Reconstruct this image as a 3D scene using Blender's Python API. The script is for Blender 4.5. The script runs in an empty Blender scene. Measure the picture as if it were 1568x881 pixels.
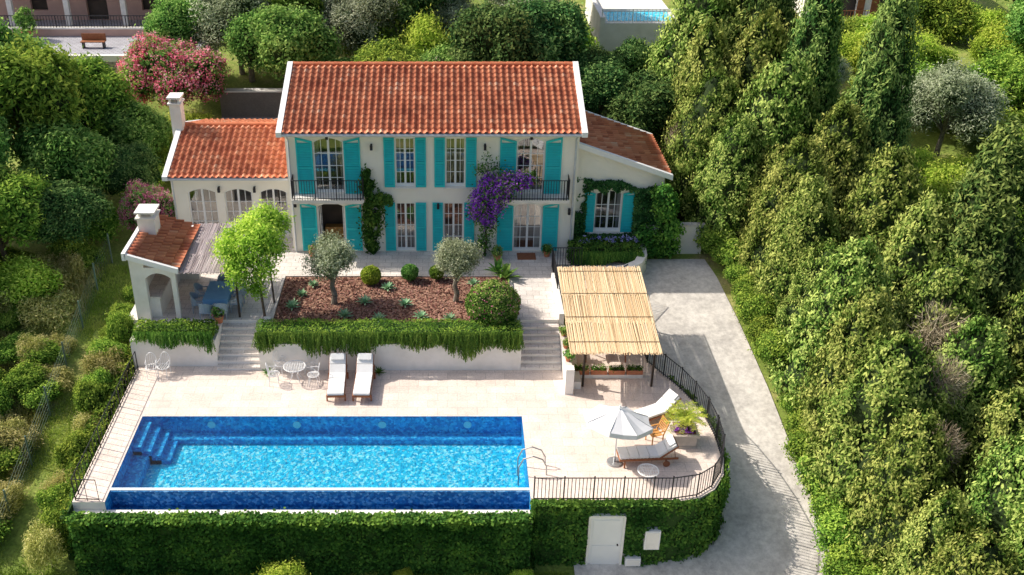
import bpy, math, random
import numpy as np
from mathutils import Vector, Matrix
R=math.radians
rng=np.random.default_rng(7); random.seed(7)
scene=bpy.context.scene
col=scene.collection

# ---------------------------------------------------------------- materials
def nodes(name):
    m=bpy.data.materials.new(name); m.use_nodes=True
    nt=m.node_tree; b=nt.nodes['Principled BSDF']
    return m,nt,b
def ramp(nt,cols,pos=None):
    r=nt.nodes.new('ShaderNodeValToRGB'); e=r.color_ramp.elements
    n=len(cols)
    while len(e)<n: e.new(.5)
    for i,c in enumerate(cols):
        e[i].position = pos[i] if pos else i/(n-1)
        e[i].color=(c[0],c[1],c[2],1)
    return r
def noise(nt,vec,sc,det=6,rough=.6):
    n=nt.nodes.new('ShaderNodeTexNoise'); n.inputs['Scale'].default_value=sc
    n.inputs['Detail'].default_value=det; n.inputs['Roughness'].default_value=rough
    nt.links.new(vec,n.inputs['Vector']); return n
def M(name,c1,c2=None,sc=3,rough=.75,bump=0,bsc=30,spec=.25,metal=0):
    m,nt,b=nodes(name)
    b.inputs['Roughness'].default_value=rough; b.inputs['Metallic'].default_value=metal
    b.inputs['Specular IOR Level'].default_value=spec
    tc=nt.nodes.new('ShaderNodeTexCoord').outputs['Object']
    if c2 is None: c2=tuple(x*.8 for x in c1)
    n=noise(nt,tc,sc); r=ramp(nt,[c1,c2],[.35,.68]); nt.links.new(n.outputs['Fac'],r.inputs['Fac'])
    nt.links.new(r.outputs['Color'],b.inputs['Base Color'])
    if bump:
        n2=noise(nt,tc,bsc); bp=nt.nodes.new('ShaderNodeBump'); bp.inputs['Strength'].default_value=bump
        bp.inputs['Distance'].default_value=.03
        nt.links.new(n2.outputs['Fac'],bp.inputs['Height']); nt.links.new(bp.outputs['Normal'],b.inputs['Normal'])
    return m
def mixc(nt,a,b,f,mode='MIX'):
    x=nt.nodes.new('ShaderNodeMix'); x.data_type='RGBA'; x.blend_type=mode
    for s,v in ((x.inputs[0],f),(x.inputs[6],a),(x.inputs[7],b)):
        if hasattr(v,'is_output'): nt.links.new(v,s)
        else: s.default_value=v if not isinstance(v,tuple) else (v[0],v[1],v[2],1)
    return x.outputs[2]
def FM(name,dark,mid,light,trans=.3,nsc=.9,gain=1.75):
    m=bpy.data.materials.new(name); m.use_nodes=True; nt=m.node_tree; nt.nodes.clear()
    out=nt.nodes.new('ShaderNodeOutputMaterial'); d=nt.nodes.new('ShaderNodeBsdfDiffuse')
    dark,mid,light=[tuple(min(.85,c*gain) for c in q) for q in (dark,mid,light)]
    at=nt.nodes.new('ShaderNodeAttribute'); at.attribute_name='rnd'
    tc=nt.nodes.new('ShaderNodeTexCoord').outputs['Object']
    n=noise(nt,tc,nsc,2)
    a=nt.nodes.new('ShaderNodeMath'); a.operation='MULTIPLY_ADD'; a.inputs[1].default_value=.9; 
    nt.links.new(n.outputs['Fac'],a.inputs[0]); nt.links.new(at.outputs['Fac'],a.inputs[2])
    s=nt.nodes.new('ShaderNodeMath'); s.operation='SUBTRACT'; nt.links.new(a.outputs[0],s.inputs[0]); s.inputs[1].default_value=.42
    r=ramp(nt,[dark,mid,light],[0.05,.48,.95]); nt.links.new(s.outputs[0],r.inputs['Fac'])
    oi=nt.nodes.new('ShaderNodeObjectInfo')
    mr=nt.nodes.new('ShaderNodeMapRange'); mr.inputs[3].default_value=.475; mr.inputs[4].default_value=.51
    nt.links.new(oi.outputs['Random'],mr.inputs[0])
    mv=nt.nodes.new('ShaderNodeMapRange'); mv.inputs[3].default_value=.8; mv.inputs[4].default_value=1.15
    nt.links.new(oi.outputs['Random'],mv.inputs[0])
    h=nt.nodes.new('ShaderNodeHueSaturation'); nt.links.new(mr.outputs[0],h.inputs['Hue']); nt.links.new(mv.outputs[0],h.inputs['Value'])
    nt.links.new(r.outputs['Color'],h.inputs['Color']); nt.links.new(h.outputs['Color'],d.inputs['Color'])
    if trans>0:
        t=nt.nodes.new('ShaderNodeBsdfTranslucent'); nt.links.new(h.outputs['Color'],t.inputs['Color'])
        x=nt.nodes.new('ShaderNodeMixShader'); x.inputs[0].default_value=trans
        nt.links.new(d.outputs[0],x.inputs[1]); nt.links.new(t.outputs[0],x.inputs[2]); nt.links.new(x.outputs[0],out.inputs[0])
    else: nt.links.new(d.outputs[0],out.inputs[0])
    return m
def brickmat(name,c1,c2,mortar,w,h,sc=1,ms=.012,rough=.6,off=.5):
    m,nt,b=nodes(name); b.inputs['Roughness'].default_value=rough
    tc=nt.nodes.new('ShaderNodeTexCoord').outputs['Object']
    br=nt.nodes.new('ShaderNodeTexBrick'); nt.links.new(tc,br.inputs['Vector'])
    br.inputs['Scale'].default_value=sc; br.inputs['Color1'].default_value=(*c1,1); br.inputs['Color2'].default_value=(*c2,1)
    br.inputs['Mortar'].default_value=(*mortar,1); br.inputs['Mortar Size'].default_value=ms
    br.inputs['Brick Width'].default_value=w; br.inputs['Row Height'].default_value=h; br.offset=off
    n=noise(nt,tc,1.1,8,.7); r=ramp(nt,[(.80,.78,.77),(1.05,1.03,1.02)],[.3,.62]); nt.links.new(n.outputs['Fac'],r.inputs['Fac'])
    c=mixc(nt,br.outputs['Color'],r.outputs['Color'],1.0,'MULTIPLY')
    n3=noise(nt,tc,14,6); r3=ramp(nt,[(.86,.84,.82),(1.05,1.05,1.05)],[.35,.6]); nt.links.new(n3.outputs['Fac'],r3.inputs['Fac'])
    c=mixc(nt,c,r3.outputs['Color'],1.0,'MULTIPLY')
    nt.links.new(c,b.inputs['Base Color'])
    return m

plaster=M('cream_plaster',(.95,.91,.81),(.91,.86,.75),.9,.85,.15,60)
white=M('white_plaster',(.90,.87,.82),(.78,.75,.69),1.3,.85,.1,50)
whitep=M('white_paint',(.88,.88,.87),(.84,.84,.83),2,.5)
verge=M('verge_grey',(.62,.64,.66),(.52,.54,.56),2,.7)
turq=M('turquoise_paint',(.02,.60,.63),(.03,.52,.56),2.5,.45)
turqd=M('turquoise_louvre',(.012,.46,.50),(.01,.40,.44),2.5,.5)
iron=M('black_iron',(.03,.03,.035),None,3,.5)
grey=M('grey_metal',(.45,.46,.47),None,3,.35,metal=.6)
wood=M('teak_wood',(.26,.09,.04),(.36,.15,.07),6,.5)
woody=M('yellow_teak',(.65,.34,.10),(.5,.25,.08),6,.5)
cushion=M('white_cushion',(.85,.85,.84),(.78,.77,.75),3,.9,.2,20)
canvas=M('umbrella_canvas',(.80,.80,.80),(.72,.72,.73),2,.9)
bark=M('bark',(.16,.12,.085),(.09,.065,.045),8,.9,.6,30)
barkg=M('olive_bark',(.3,.26,.21),(.14,.12,.09),8,.9,.6,30)
darkroom=M('dark_interior',(.09,.075,.065),(.14,.11,.09),1.2,.9)
curtain=M('curtain',(.45,.44,.42),(.38,.37,.34),2,.9)
wicker=M('wicker_blue_grey',(.42,.5,.58),(.32,.4,.48),20,.8)
cloth=M('blue_tablecloth',(.16,.36,.6),(.2,.42,.65),3,.8)
terra=M('terracotta',(.62,.25,.13),(.5,.18,.09),5,.8)
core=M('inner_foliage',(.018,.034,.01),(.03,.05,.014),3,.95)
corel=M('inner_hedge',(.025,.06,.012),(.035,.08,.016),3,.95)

def tilemat():
    m,nt,b=nodes('roof_tile')
    at=nt.nodes.new('ShaderNodeAttribute'); at.attribute_name='rnd'
    r=ramp(nt,[(.44,.11,.05),(.74,.24,.115),(.84,.33,.17),(.87,.52,.34)],[0,.36,.75,1])
    nt.links.new(at.outputs['Fac'],r.inputs['Fac'])
    tc=nt.nodes.new('ShaderNodeTexCoord').outputs['Object']
    n=noise(nt,tc,.9,8); r2=ramp(nt,[(.8,.77,.76),(1.06,1.05,1.03)],[.3,.6]); nt.links.new(n.outputs['Fac'],r2.inputs['Fac'])
    nt.links.new(mixc(nt,r.outputs['Color'],r2.outputs['Color'],1.0,'MULTIPLY'),b.inputs['Base Color'])
    b.inputs['Roughness'].default_value=.75
    return m
tile=tilemat()
tilep=M('ridge_tile',(.70,.24,.12),(.52,.15,.07),2,.75)
deck=brickmat('travertine_paving',(.87,.76,.68),(.76,.66,.59),(.60,.52,.46),.8,.5,ms=.01)
pave=brickmat('terrace_paving',(.80,.76,.72),(.70,.66,.62),(.48,.45,.42),.6,.4,ms=.012)
cobble=brickmat('cobble_grey',(.5,.52,.57),(.42,.43,.48),(.3,.3,.33),.4,.25,ms=.03)
fstone=brickmat('field_stone',(.42,.38,.34),(.34,.3,.27),(.2,.18,.16),.5,.22,ms=.03)

def mosaic(name,a,b_,c,sc=11,pr=.75):
    m,nt,b=nodes(name)
    tc=nt.nodes.new('ShaderNodeTexCoord').outputs['Object']
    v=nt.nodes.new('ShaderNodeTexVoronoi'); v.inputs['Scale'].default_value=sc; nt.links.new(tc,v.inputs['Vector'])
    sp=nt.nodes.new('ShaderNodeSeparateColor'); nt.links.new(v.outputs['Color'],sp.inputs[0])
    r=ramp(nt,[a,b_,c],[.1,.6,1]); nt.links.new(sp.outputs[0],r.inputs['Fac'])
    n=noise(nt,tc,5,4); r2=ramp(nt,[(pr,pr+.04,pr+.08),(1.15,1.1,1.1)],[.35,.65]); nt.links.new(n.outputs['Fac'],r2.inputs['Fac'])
    nt.links.new(mixc(nt,r.outputs['Color'],r2.outputs['Color'],1.0,'MULTIPLY'),b.inputs['Base Color'])
    b.inputs['Roughness'].default_value=.4
    return m
mosf=mosaic('pool_floor_mosaic_light_ripples',(.02,.52,.80),(.06,.72,.90),(.65,.95,.97))  # blue floor mosaic; its pale cells paint in sparkling light ripples
mosw=mosaic('pool_mosaic_wall',(.015,.22,.58),(.03,.40,.78),(.12,.60,.9))
mosd=mosaic('pool_mosaic_outer',(.015,.12,.36),(.03,.25,.56),(.25,.5,.75))
def watermat():
    m=bpy.data.materials.new('pool_water'); m.use_nodes=True; nt=m.node_tree
    nt.nodes.clear(); o=nt.nodes.new('ShaderNodeOutputMaterial')
    t=nt.nodes.new('ShaderNodeBsdfTransparent'); t.inputs[0].default_value=(.72,.96,.99,1)
    g=nt.nodes.new('ShaderNodeBsdfGlossy'); g.inputs['Roughness'].default_value=.04; g.inputs[0].default_value=(1,1,1,1)
    f=nt.nodes.new('ShaderNodeFresnel'); f.inputs[0].default_value=1.33
    tc=nt.nodes.new('ShaderNodeTexCoord').outputs['Object']
    n=noise(nt,tc,5,4); bp=nt.nodes.new('ShaderNodeBump'); bp.inputs['Strength'].default_value=.4; bp.inputs['Distance'].default_value=.05
    nt.links.new(n.outputs['Fac'],bp.inputs['Height'])
    nt.links.new(bp.outputs['Normal'],g.inputs['Normal']); nt.links.new(bp.outputs['Normal'],f.inputs['Normal'])
    x=nt.nodes.new('ShaderNodeMixShader'); nt.links.new(f.outputs[0],x.inputs[0]); nt.links.new(t.outputs[0],x.inputs[1]); nt.links.new(g.outputs[0],x.inputs[2])
    nt.links.new(x.outputs[0],o.inputs[0]); return m
water=watermat()
def glassmat():
    m=bpy.data.materials.new('window_glass'); m.use_nodes=True; nt=m.node_tree
    nt.nodes.clear(); o=nt.nodes.new('ShaderNodeOutputMaterial')
    t=nt.nodes.new('ShaderNodeBsdfTransparent'); t.inputs[0].default_value=(.8,.86,.88,1)
    g=nt.nodes.new('ShaderNodeBsdfGlossy'); g.inputs['Roughness'].default_value=.02
    x=nt.nodes.new('ShaderNodeMixShader'); x.inputs[0].default_value=.24
    nt.links.new(t.outputs[0],x.inputs[1]); nt.links.new(g.outputs[0],x.inputs[2]); nt.links.new(x.outputs[0],o.inputs[0]); return m
glass=glassmat()
def groundmat():
    m,nt,b=nodes('ground_grass'); tc=nt.nodes.new('ShaderNodeTexCoord').outputs['Object']
    n=noise(nt,tc,.35,8,.7); r=ramp(nt,[(.12,.2,.025),(.24,.31,.06),(.38,.36,.13),(.46,.36,.22)],[.3,.5,.62,.74]); nt.links.new(n.outputs['Fac'],r.inputs['Fac'])
    n2=noise(nt,tc,9,6); r2=ramp(nt,[(.55,.55,.5),(1.2,1.2,1.1)],[.3,.7]); nt.links.new(n2.outputs['Fac'],r2.inputs['Fac'])
    nt.links.new(mixc(nt,r.outputs['Color'],r2.outputs['Color'],1.0,'MULTIPLY'),b.inputs['Base Color']); b.inputs['Roughness'].default_value=.95
    return m
grassm=groundmat()
def concmat():
    m,nt,b=nodes('driveway_concrete'); tc=nt.nodes.new('ShaderNodeTexCoord').outputs['Object']
    n=noise(nt,tc,.5,10,.72); r=ramp(nt,[(.48,.45,.42),(.66,.62,.57),(.78,.73,.67)],[.3,.5,.7]); nt.links.new(n.outputs['Fac'],r.inputs['Fac'])
    n2=noise(nt,tc,4,10,.75); r2=ramp(nt,[(.80,.79,.78),(1.06,1.06,1.06)],[.35,.6]); nt.links.new(n2.outputs['Fac'],r2.inputs['Fac'])
    nt.links.new(mixc(nt,r.outputs['Color'],r2.outputs['Color'],1.0,'MULTIPLY'),b.inputs['Base Color']); b.inputs['Roughness'].default_value=.9
    return m
conc=concmat()
def mulchmat():
    m,nt,b=nodes('bark_mulch'); tc=nt.nodes.new('ShaderNodeTexCoord').outputs['Object']
    v=nt.nodes.new('ShaderNodeTexVoronoi'); v.inputs['Scale'].default_value=14; nt.links.new(tc,v.inputs['Vector'])
    sp=nt.nodes.new('ShaderNodeSeparateColor'); nt.links.new(v.outputs['Color'],sp.inputs[0])
    r=ramp(nt,[(.08,.035,.02),(.24,.12,.08),(.44,.27,.19)],[.1,.5,1]); nt.links.new(sp.outputs[0],r.inputs['Fac'])
    nt.links.new(r.outputs['Color'],b.inputs['Base Color']); b.inputs['Roughness'].default_value=.95
    return m
mulch=mulchmat()
def reedmat(name,c1,c2,c3):
    m,nt,b=nodes(name); at=nt.nodes.new('ShaderNodeAttribute'); at.attribute_name='rnd'
    r=ramp(nt,[c1,c2,c3]); nt.links.new(at.outputs['Fac'],r.inputs['Fac'])
    nt.links.new(r.outputs['Color'],b.inputs['Base Color']); b.inputs['Roughness'].default_value=.8
    return m
reed=reedmat('reed_straw',(.52,.34,.17),(.74,.53,.30),(.86,.70,.46))
reedg=reedmat('reed_grey',(.28,.22,.22),(.38,.32,.33),(.48,.42,.42))

F_con=FM('conifer_foliage',(.02,.055,.009),(.095,.155,.03),(.27,.31,.085),.15)
F_cyp=FM('cypress_foliage',(.014,.045,.013),(.055,.12,.03),(.17,.24,.065),.15)
F_brd=FM('broadleaf_foliage',(.022,.07,.015),(.085,.19,.04),(.22,.33,.085),.3,gain=1.7)
F_drk=FM('dark_foliage',(.012,.042,.012),(.04,.10,.03),(.13,.2,.06),.2,gain=1.65)
F_yel=FM('yellowgreen_foliage',(.07,.14,.012),(.21,.32,.04),(.42,.47,.09),.4)
F_olv=FM('olive_foliage',(.07,.10,.045),(.19,.23,.13),(.38,.41,.29),.25)
F_ivy=FM('ivy_foliage',(.014,.055,.012),(.05,.14,.027),(.15,.27,.045),.3,gain=1.65)
F_hed=FM('hedge_foliage',(.03,.08,.012),(.105,.2,.03),(.28,.37,.06),.3,gain=1.6)
F_dry=FM('dry_foliage',(.13,.15,.035),(.29,.29,.09),(.46,.42,.19),.3)
F_pur=FM('bougainvillea_bracts',(.18,.02,.38),(.34,.08,.62),(.55,.25,.80),.4,gain=1.3)
F_pnk=FM('oleander_flowers',(.45,.06,.13),(.68,.17,.26),(.80,.38,.46),.4,gain=1.15)
F_twg=FM('dry_twigs',(.15,.12,.08),(.3,.25,.17),(.45,.39,.28),.0,gain=1.2)
F_aga=FM('agave_leaf',(.08,.2,.1),(.18,.32,.18),(.36,.48,.3),.1,gain=1.4)
F_blu=FM('agapanthus_flowers',(.25,.2,.65),(.4,.4,.8),(.7,.7,.9),.3,gain=1.1)
F_tr=FM('trailing_rosemary',(.025,.07,.012),(.08,.165,.028),(.2,.3,.055),.3,gain=1.6)
F_gr=FM('grass_blades',(.08,.14,.018),(.19,.26,.04),(.37,.37,.11),.4)
F_mul=FM('mulch_chip',(.07,.03,.02),(.22,.11,.075),(.42,.26,.19),0,gain=1.3)

# ---------------------------------------------------------------- mesh tools
class MB:
    def __init__(s): s.v=[];s.f=[];s.m=[];s.mats=[];s.M=Matrix.Identity(4)
    def mi(s,mat):
        if mat not in s.mats: s.mats.append(mat)
        return s.mats.index(mat)
    def add(s,vs,fs,mat):
        b=len(s.v); s.v+=[tuple(s.M@Vector(p)) for p in vs]; s.f+=[tuple(b+i for i in f) for f in fs]; s.m+=[s.mi(mat)]*len(fs)
    def hexa(s,p,mat): s.add(p,[(3,2,1,0),(4,5,6,7),(0,1,5,4),(1,2,6,5),(2,3,7,6),(3,0,4,7)],mat)
    def box(s,x0,x1,y0,y1,z0,z1,mat):
        s.hexa([(x0,y0,z0),(x1,y0,z0),(x1,y1,z0),(x0,y1,z0),(x0,y0,z1),(x1,y0,z1),(x1,y1,z1),(x0,y1,z1)],mat)
    def ext(s,poly,vec,mat,capmat=None):
        n=len(poly); q=[tuple(Vector(p)+Vector(vec)) for p in poly]
        s.add(list(poly)+q,[(i,(i+1)%n,(i+1)%n+n,i+n) for i in range(n)],mat)
        s.add(list(poly),[tuple(range(n-1,-1,-1))],mat); s.add(q,[tuple(range(n))],capmat or mat)
    def prism(s,poly,z0,z1,mat,capmat=None): s.ext([(x,y,z0) for x,y in poly],(0,0,z1-z0),mat,capmat)
    def cyl(s,p0,p1,r0,r1=None,n=8,mat=None,cap=True):
        if r1 is None: r1=r0
        p0=Vector(p0);p1=Vector(p1);d=(p1-p0).normalized()
        a=d.orthogonal().normalized(); b=d.cross(a)
        vs=[];
        for p,r in ((p0,r0),(p1,r1)):
            for i in range(n):
                t=2*math.pi*i/n; vs.append(p+a*math.cos(t)*r+b*math.sin(t)*r)
        fs=[(i,(i+1)%n,(i+1)%n+n,i+n) for i in range(n)]
        if cap: fs+=[tuple(range(n-1,-1,-1)),tuple(range(n,2*n))]
        s.add(vs,fs,mat)
    def tube(s,pts,r,mat,n=6,r1=None):
        k=len(pts)-1
        for i in range(k):
            a=r if r1 is None else r+(r1-r)*i/k; b=r if r1 is None else r+(r1-r)*(i+1)/k
            s.cyl(pts[i],pts[i+1],a,b,n,mat)
    def build(s,name,parent=None,smooth=False,bevel=0):
        me=bpy.data.meshes.new(name); me.from_pydata(s.v,[],s.f)
        for m in s.mats: me.materials.append(m)
        me.polygons.foreach_set('material_index',s.m)
        if smooth: me.polygons.foreach_set('use_smooth',[True]*len(s.f))
        me.update(); ob=bpy.data.objects.new(name,me); col.objects.link(ob)
        if parent: ob.parent=parent
        if bevel:
            b=ob.modifiers.new('b','BEVEL'); b.width=bevel; b.segments=2; b.limit_method='ANGLE'
        return ob
def root(name,loc=(0,0,0),rz=0,sc=1):
    e=bpy.data.objects.new(name,None); e.location=loc; e.rotation_euler=(0,0,rz)
    e.scale=(sc,)*3 if not isinstance(sc,tuple) else sc; col.objects.link(e); e.empty_display_size=.3; return e
def npmesh(name,V,F,mats,rnd=None,smooth=False):
    me=bpy.data.meshes.new(name); n=len(F); k=F.shape[1]
    me.vertices.add(len(V)); me.vertices.foreach_set('co',V.astype(np.float32).ravel())
    me.loops.add(n*k); me.loops.foreach_set('vertex_index',F.astype(np.int32).ravel())
    me.polygons.add(n); me.polygons.foreach_set('loop_start',np.arange(0,n*k,k,dtype=np.int32))
    for m in mats: me.materials.append(m)
    if rnd is not None:
        a=me.attributes.new('rnd','FLOAT','FACE'); a.data.foreach_set('value',rnd.astype(np.float32))
    me.update(calc_edges=True)
    if smooth: me.polygons.foreach_set('use_smooth',np.ones(n,dtype=bool))
    return me
def obj(name,me,parent=None,loc=(0,0,0),rz=0,sc=1):
    o=bpy.data.objects.new(name,me); o.location=loc; o.rotation_euler=(0,0,rz)
    o.scale=(sc,)*3 if not isinstance(sc,tuple) else sc; col.objects.link(o)
    if parent: o.parent=parent
    return o
def nrm(a): return a/np.maximum(np.linalg.norm(a,axis=1,keepdims=True),1e-6)
def leaves(name,P,N,L,W,rnd,mat,T=None,jn=.6,jt=.35):
    n=len(P); N=nrm(N+rng.normal(size=(n,3))*jn)
    T=rng.normal(size=(n,3)) if T is None else T+rng.normal(size=(n,3))*jt
    T=nrm(T-(T*N).sum(1,keepdims=True)*N); B=np.cross(N,T)
    s=rng.uniform(.7,1.3,(n,1)); L=L*s; W=W*s
    V=np.stack([P-T*L,P+B*W,P+T*L,P-B*W],1).reshape(-1,3)
    F=np.arange(4*n).reshape(n,4)
    return npmesh(name,V,F,[mat],np.clip(rnd,0,1))
def nz(P,s=1.,ph=0.):
    x,y,z=P[:,0]*s+ph,P[:,1]*s+ph*1.7,P[:,2]*s-ph
    return (np.sin(x*1.7+np.sin(y*1.3)*1.5)+np.sin(y*2.1+np.sin(z*1.9)*1.3)+np.sin(z*2.3+np.sin(x*1.1)*1.7)+.5*np.sin(x*4.3+y*3.1)+.5*np.sin(z*5.1-y*3.7))/4

def gz(y): return float(np.interp(y,[-1e3,26.5,43,50,56,65,80,140,700],[-3.1,-3.1,.85,1.2,2,4.5,5.5,9,40]))

# ---------------------------------------------------------------- ground
xs=np.concatenate([np.linspace(-400,-50,8)[:-1],np.arange(-50,50,1.0),np.linspace(50,400,8)])
ys=np.concatenate([np.linspace(-60,10,8)[:-1],np.arange(10,66,.5),np.arange(66,140,2.0),np.linspace(140,700,10)])
XX,YY=np.meshgrid(xs,ys); ZZ=np.interp(YY,[-1e3,26.5,43,50,56,65,80,140,700],[-3.1,-3.1,.85,1.2,2,4.5,5.5,9,40])
amp=np.clip(np.maximum(XX-15,-14.5-XX)/2,0,1)*.25
ZZ=ZZ+amp*(np.sin(XX*.9+YY*.3)+np.sin(YY*.7-XX*.4))*.6
V=np.stack([XX.ravel(),YY.ravel(),ZZ.ravel()],1); nx=len(xs); ny=len(ys)
i,j=np.meshgrid(np.arange(nx-1),np.arange(ny-1)); a=(j*nx+i).ravel()
obj('ground',npmesh('ground',V,np.stack([a,a+1,a+nx+1,a+nx],1),[grassm],smooth=True))
b=MB()
b.add([(4.6,5,-3.05),(15.5,5,-3.05),(14.5,26.5,-3.05),(4.6,26.5,-3.05)],[(0,1,2,3)],conc)
b.add([(4.6,26.5,-3.05),(14.5,26.5,-3.05),(14.2,27.8,gz(27.8)+.05),(4.6,27.8,gz(27.8)+.05)],[(0,1,2,3)],conc)
pr=None
for k in range(40):
    y=27.8+k*(44.6-27.8)/39; xr=np.interp(y,[27.8,36,40,45],[14.2,13.7,13.3,12.6]); xl=8.0
    cur=[(xl,y,gz(y)+.05),(xr,y,gz(y)+.05)]
    if pr: b.add([pr[0],pr[1],cur[1],cur[0]],[(0,1,2,3)],conc)
    pr=cur
b.build('concrete_driveway')

# ---------------------------------------------------------------- pool terrace
arc=[(2.95,27.8),(7.9,27.8),(8.9,28.0),(9.6,28.5),(10.1,29.3),(10.35,30.3),(10.4,31.5),(10.3,32.7),(10.05,33.8),(9.7,34.8),(9.2,35.8),(8.7,36.8)]
b=MB()
b.prism(arc+[(8.5,40.4),(4.75,40.4),(4.75,38.4),(2.95,38.4)],-3.3,0,white,deck)
b.box(-13.25,-12.1,27.8,38.4,-3.3,0,white)
b.box(-12.1,2.95,32.9,38.4,-3.3,-.001,white)
b.add([(-13.25,27.8,.004),(-12.1,27.8,.004),(-12.1,38.4,.004),(-13.25,38.4,.004)],[(0,1,2,3)],deck)
b.add([(-12.1,32.9,.004),(2.95,32.9,.004),(2.95,38.4,.004),(-12.1,38.4,.004)],[(0,1,2,3)],deck)
b.box(-13.25,2.95,27.4,27.8,-3.3,-.35,white)
b.build('pool_terrace')
b=MB()
D=-1.05
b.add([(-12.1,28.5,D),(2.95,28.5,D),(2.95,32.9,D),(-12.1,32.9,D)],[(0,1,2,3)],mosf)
b.add([(-12.1,32.895,D),(2.95,32.895,D),(2.95,32.895,0),(-12.1,32.895,0)],[(0,1,2,3)],mosw)
b.add([(-12.095,28.5,D),(-12.095,32.9,D),(-12.095,32.9,0),(-12.095,28.5,0)],[(0,1,2,3)],mosw)
b.add([(2.945,28.5,D),(2.945,32.9,D),(2.945,32.9,0),(2.945,28.5,0)],[(0,1,2,3)],mosw)
b.box(-12.1,2.95,28.4,28.62,-.95,-.03,mosd)
b.box(-12.1,2.95,27.8,28.4,-3.2,-.75,mosd)
b.add([(-12.1,27.803,-.75),(2.95,27.803,-.75),(2.95,27.803,-.352),(-12.1,27.803,-.352)],[(0,1,2,3)],mosw)
b.add([(2.944,27.8,-.75),(2.944,28.5,-.75),(2.944,28.5,0),(2.944,27.8,0)],[(0,1,2,3)],mosw)
b.add([(-12.094,27.8,-.75),(-12.094,28.5,-.75),(-12.094,28.5,0),(-12.094,27.8,0)],[(0,1,2,3)],mosw)
for k in range(4): b.box(-12.09,-11.75+k*.35,31.2,32.88,D+.01,-.22-k*.21,mosw)
b.box(-12.09,-11.5,28.65,31.2,D+.01,-.6,mosw)
b.box(-12.09,2.94,32.45,32.89,D+.01,-.8,mosw)
crest=M('pool_crest_stone',(.7,.8,.86),(.5,.65,.75),20,.4)
b.box(-12.1,2.95,28.44,28.58,-.03,.006,crest)
for x in (-9.4,-6,-2.6,.8): b.cyl((x,32.86,-.4),(x,32.89,-.4),.16,.16,14,crest)
pl=b.build('swimming_pool')
b=MB(); b.add([(-12.1,28.58,-.012),(2.95,28.58,-.012),(2.95,32.9,-.012),(-12.1,32.9,-.012)],[(0,1,2,3)],water)
b.add([(-12.1,27.8,-.62),(2.95,27.8,-.62),(2.95,28.4,-.62),(-12.1,28.4,-.62)],[(0,1,2,3)],water)
b.build('water',pl)
b=MB()
for dy in (0,.55):
    pts=[(2.6,29.3+dy,-.5),(2.6,29.3+dy,.35),(2.75,29.3+dy,.72),(3.1,29.3+dy,.85),(3.45,29.3+dy,.7),(3.6,29.3+dy,.4),(3.62,29.3+dy,0)]
    b.tube(pts,.025,grey,8)
b.build('pool_ladder_handrail')

# ---------------------------------------------------------------- upper terrace
b=MB()
poly=[(-13.4,36.5),(-9.8,36.5),(-9.8,38.2),(-7.95,38.2),(-7.95,36.2),(3.1,36.2),(3.1,38.2),(4.85,38.2),(4.85,40.4),(7.2,40.4),(8.4,41.3),(9.2,42.6),(9.3,47),(-14,47),(-14,38.2),(-13.4,38.2)]
b.prism(poly,-3,1.3,white,pave)
b.build('house_terrace')
def steps(name,x0,x1,y0,n,tr,ri):
    b=MB()
    for k in range(n):
        b.box(x0,x1,y0+k*tr,y0+n*tr+.05,k*ri+.002,(k+1)*ri-.04,white)
        b.box(x0,x1,y0+k*tr-.03,y0+n*tr+.04,(k+1)*ri-.04,(k+1)*ri,pave)
    b.build(name)
steps('stone_steps',-9.79,-7.96,36.2,7,.28,1.3/8)
steps('stone_steps',3.11,4.84,36.2,7,.28,1.3/8)
b=MB()
b.box(4.86,5.08,34.6,38.2,0,1.0,white); b.box(4.86,5.08,38.2,42,0,1.6,white); b.box(4.83,5.11,34.5,38.2,1.0,1.06,pave)
b.box(5.09,5.5,34.8,38.6,0,.35,white)
b.box(4.8,5.14,34.4,34.75,0,1.2,white)
b.box(5.2,8.2,35.6,35.85,0,.16,white)
b.build('garden_wall')
b=MB(); b.box(-8.0,-7.7,36.3,38.3,1.3,1.42,white); b.build('planter_wall')
b=MB(); b.add([(-7.6,37.2,1.33),(2.85,37.2,1.33),(2.85,42.1,1.33),(-7.6,42.1,1.33)],[(0,1,2,3)],mulch)
b.box(-7.75,3.0,42.1,42.2,1.3,1.38,pave); b.box(-7.75,-7.6,38.2,42.1,1.3,1.38,pave); b.box(2.85,3.0,38.2,42.1,1.3,1.38,pave)
b.build('mulch_bed')
n=6000; P=np.stack([rng.uniform(-7.5,2.8,n),rng.uniform(37.3,42,n),np.full(n,1.35)+rng.uniform(0,.04,n)],1)
obj('bark_mulch_chips',leaves('chips',P,np.tile([0,0,1.],(n,1)),.06,.028,rng.uniform(0,1,n),F_mul,jn=.5))

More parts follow.
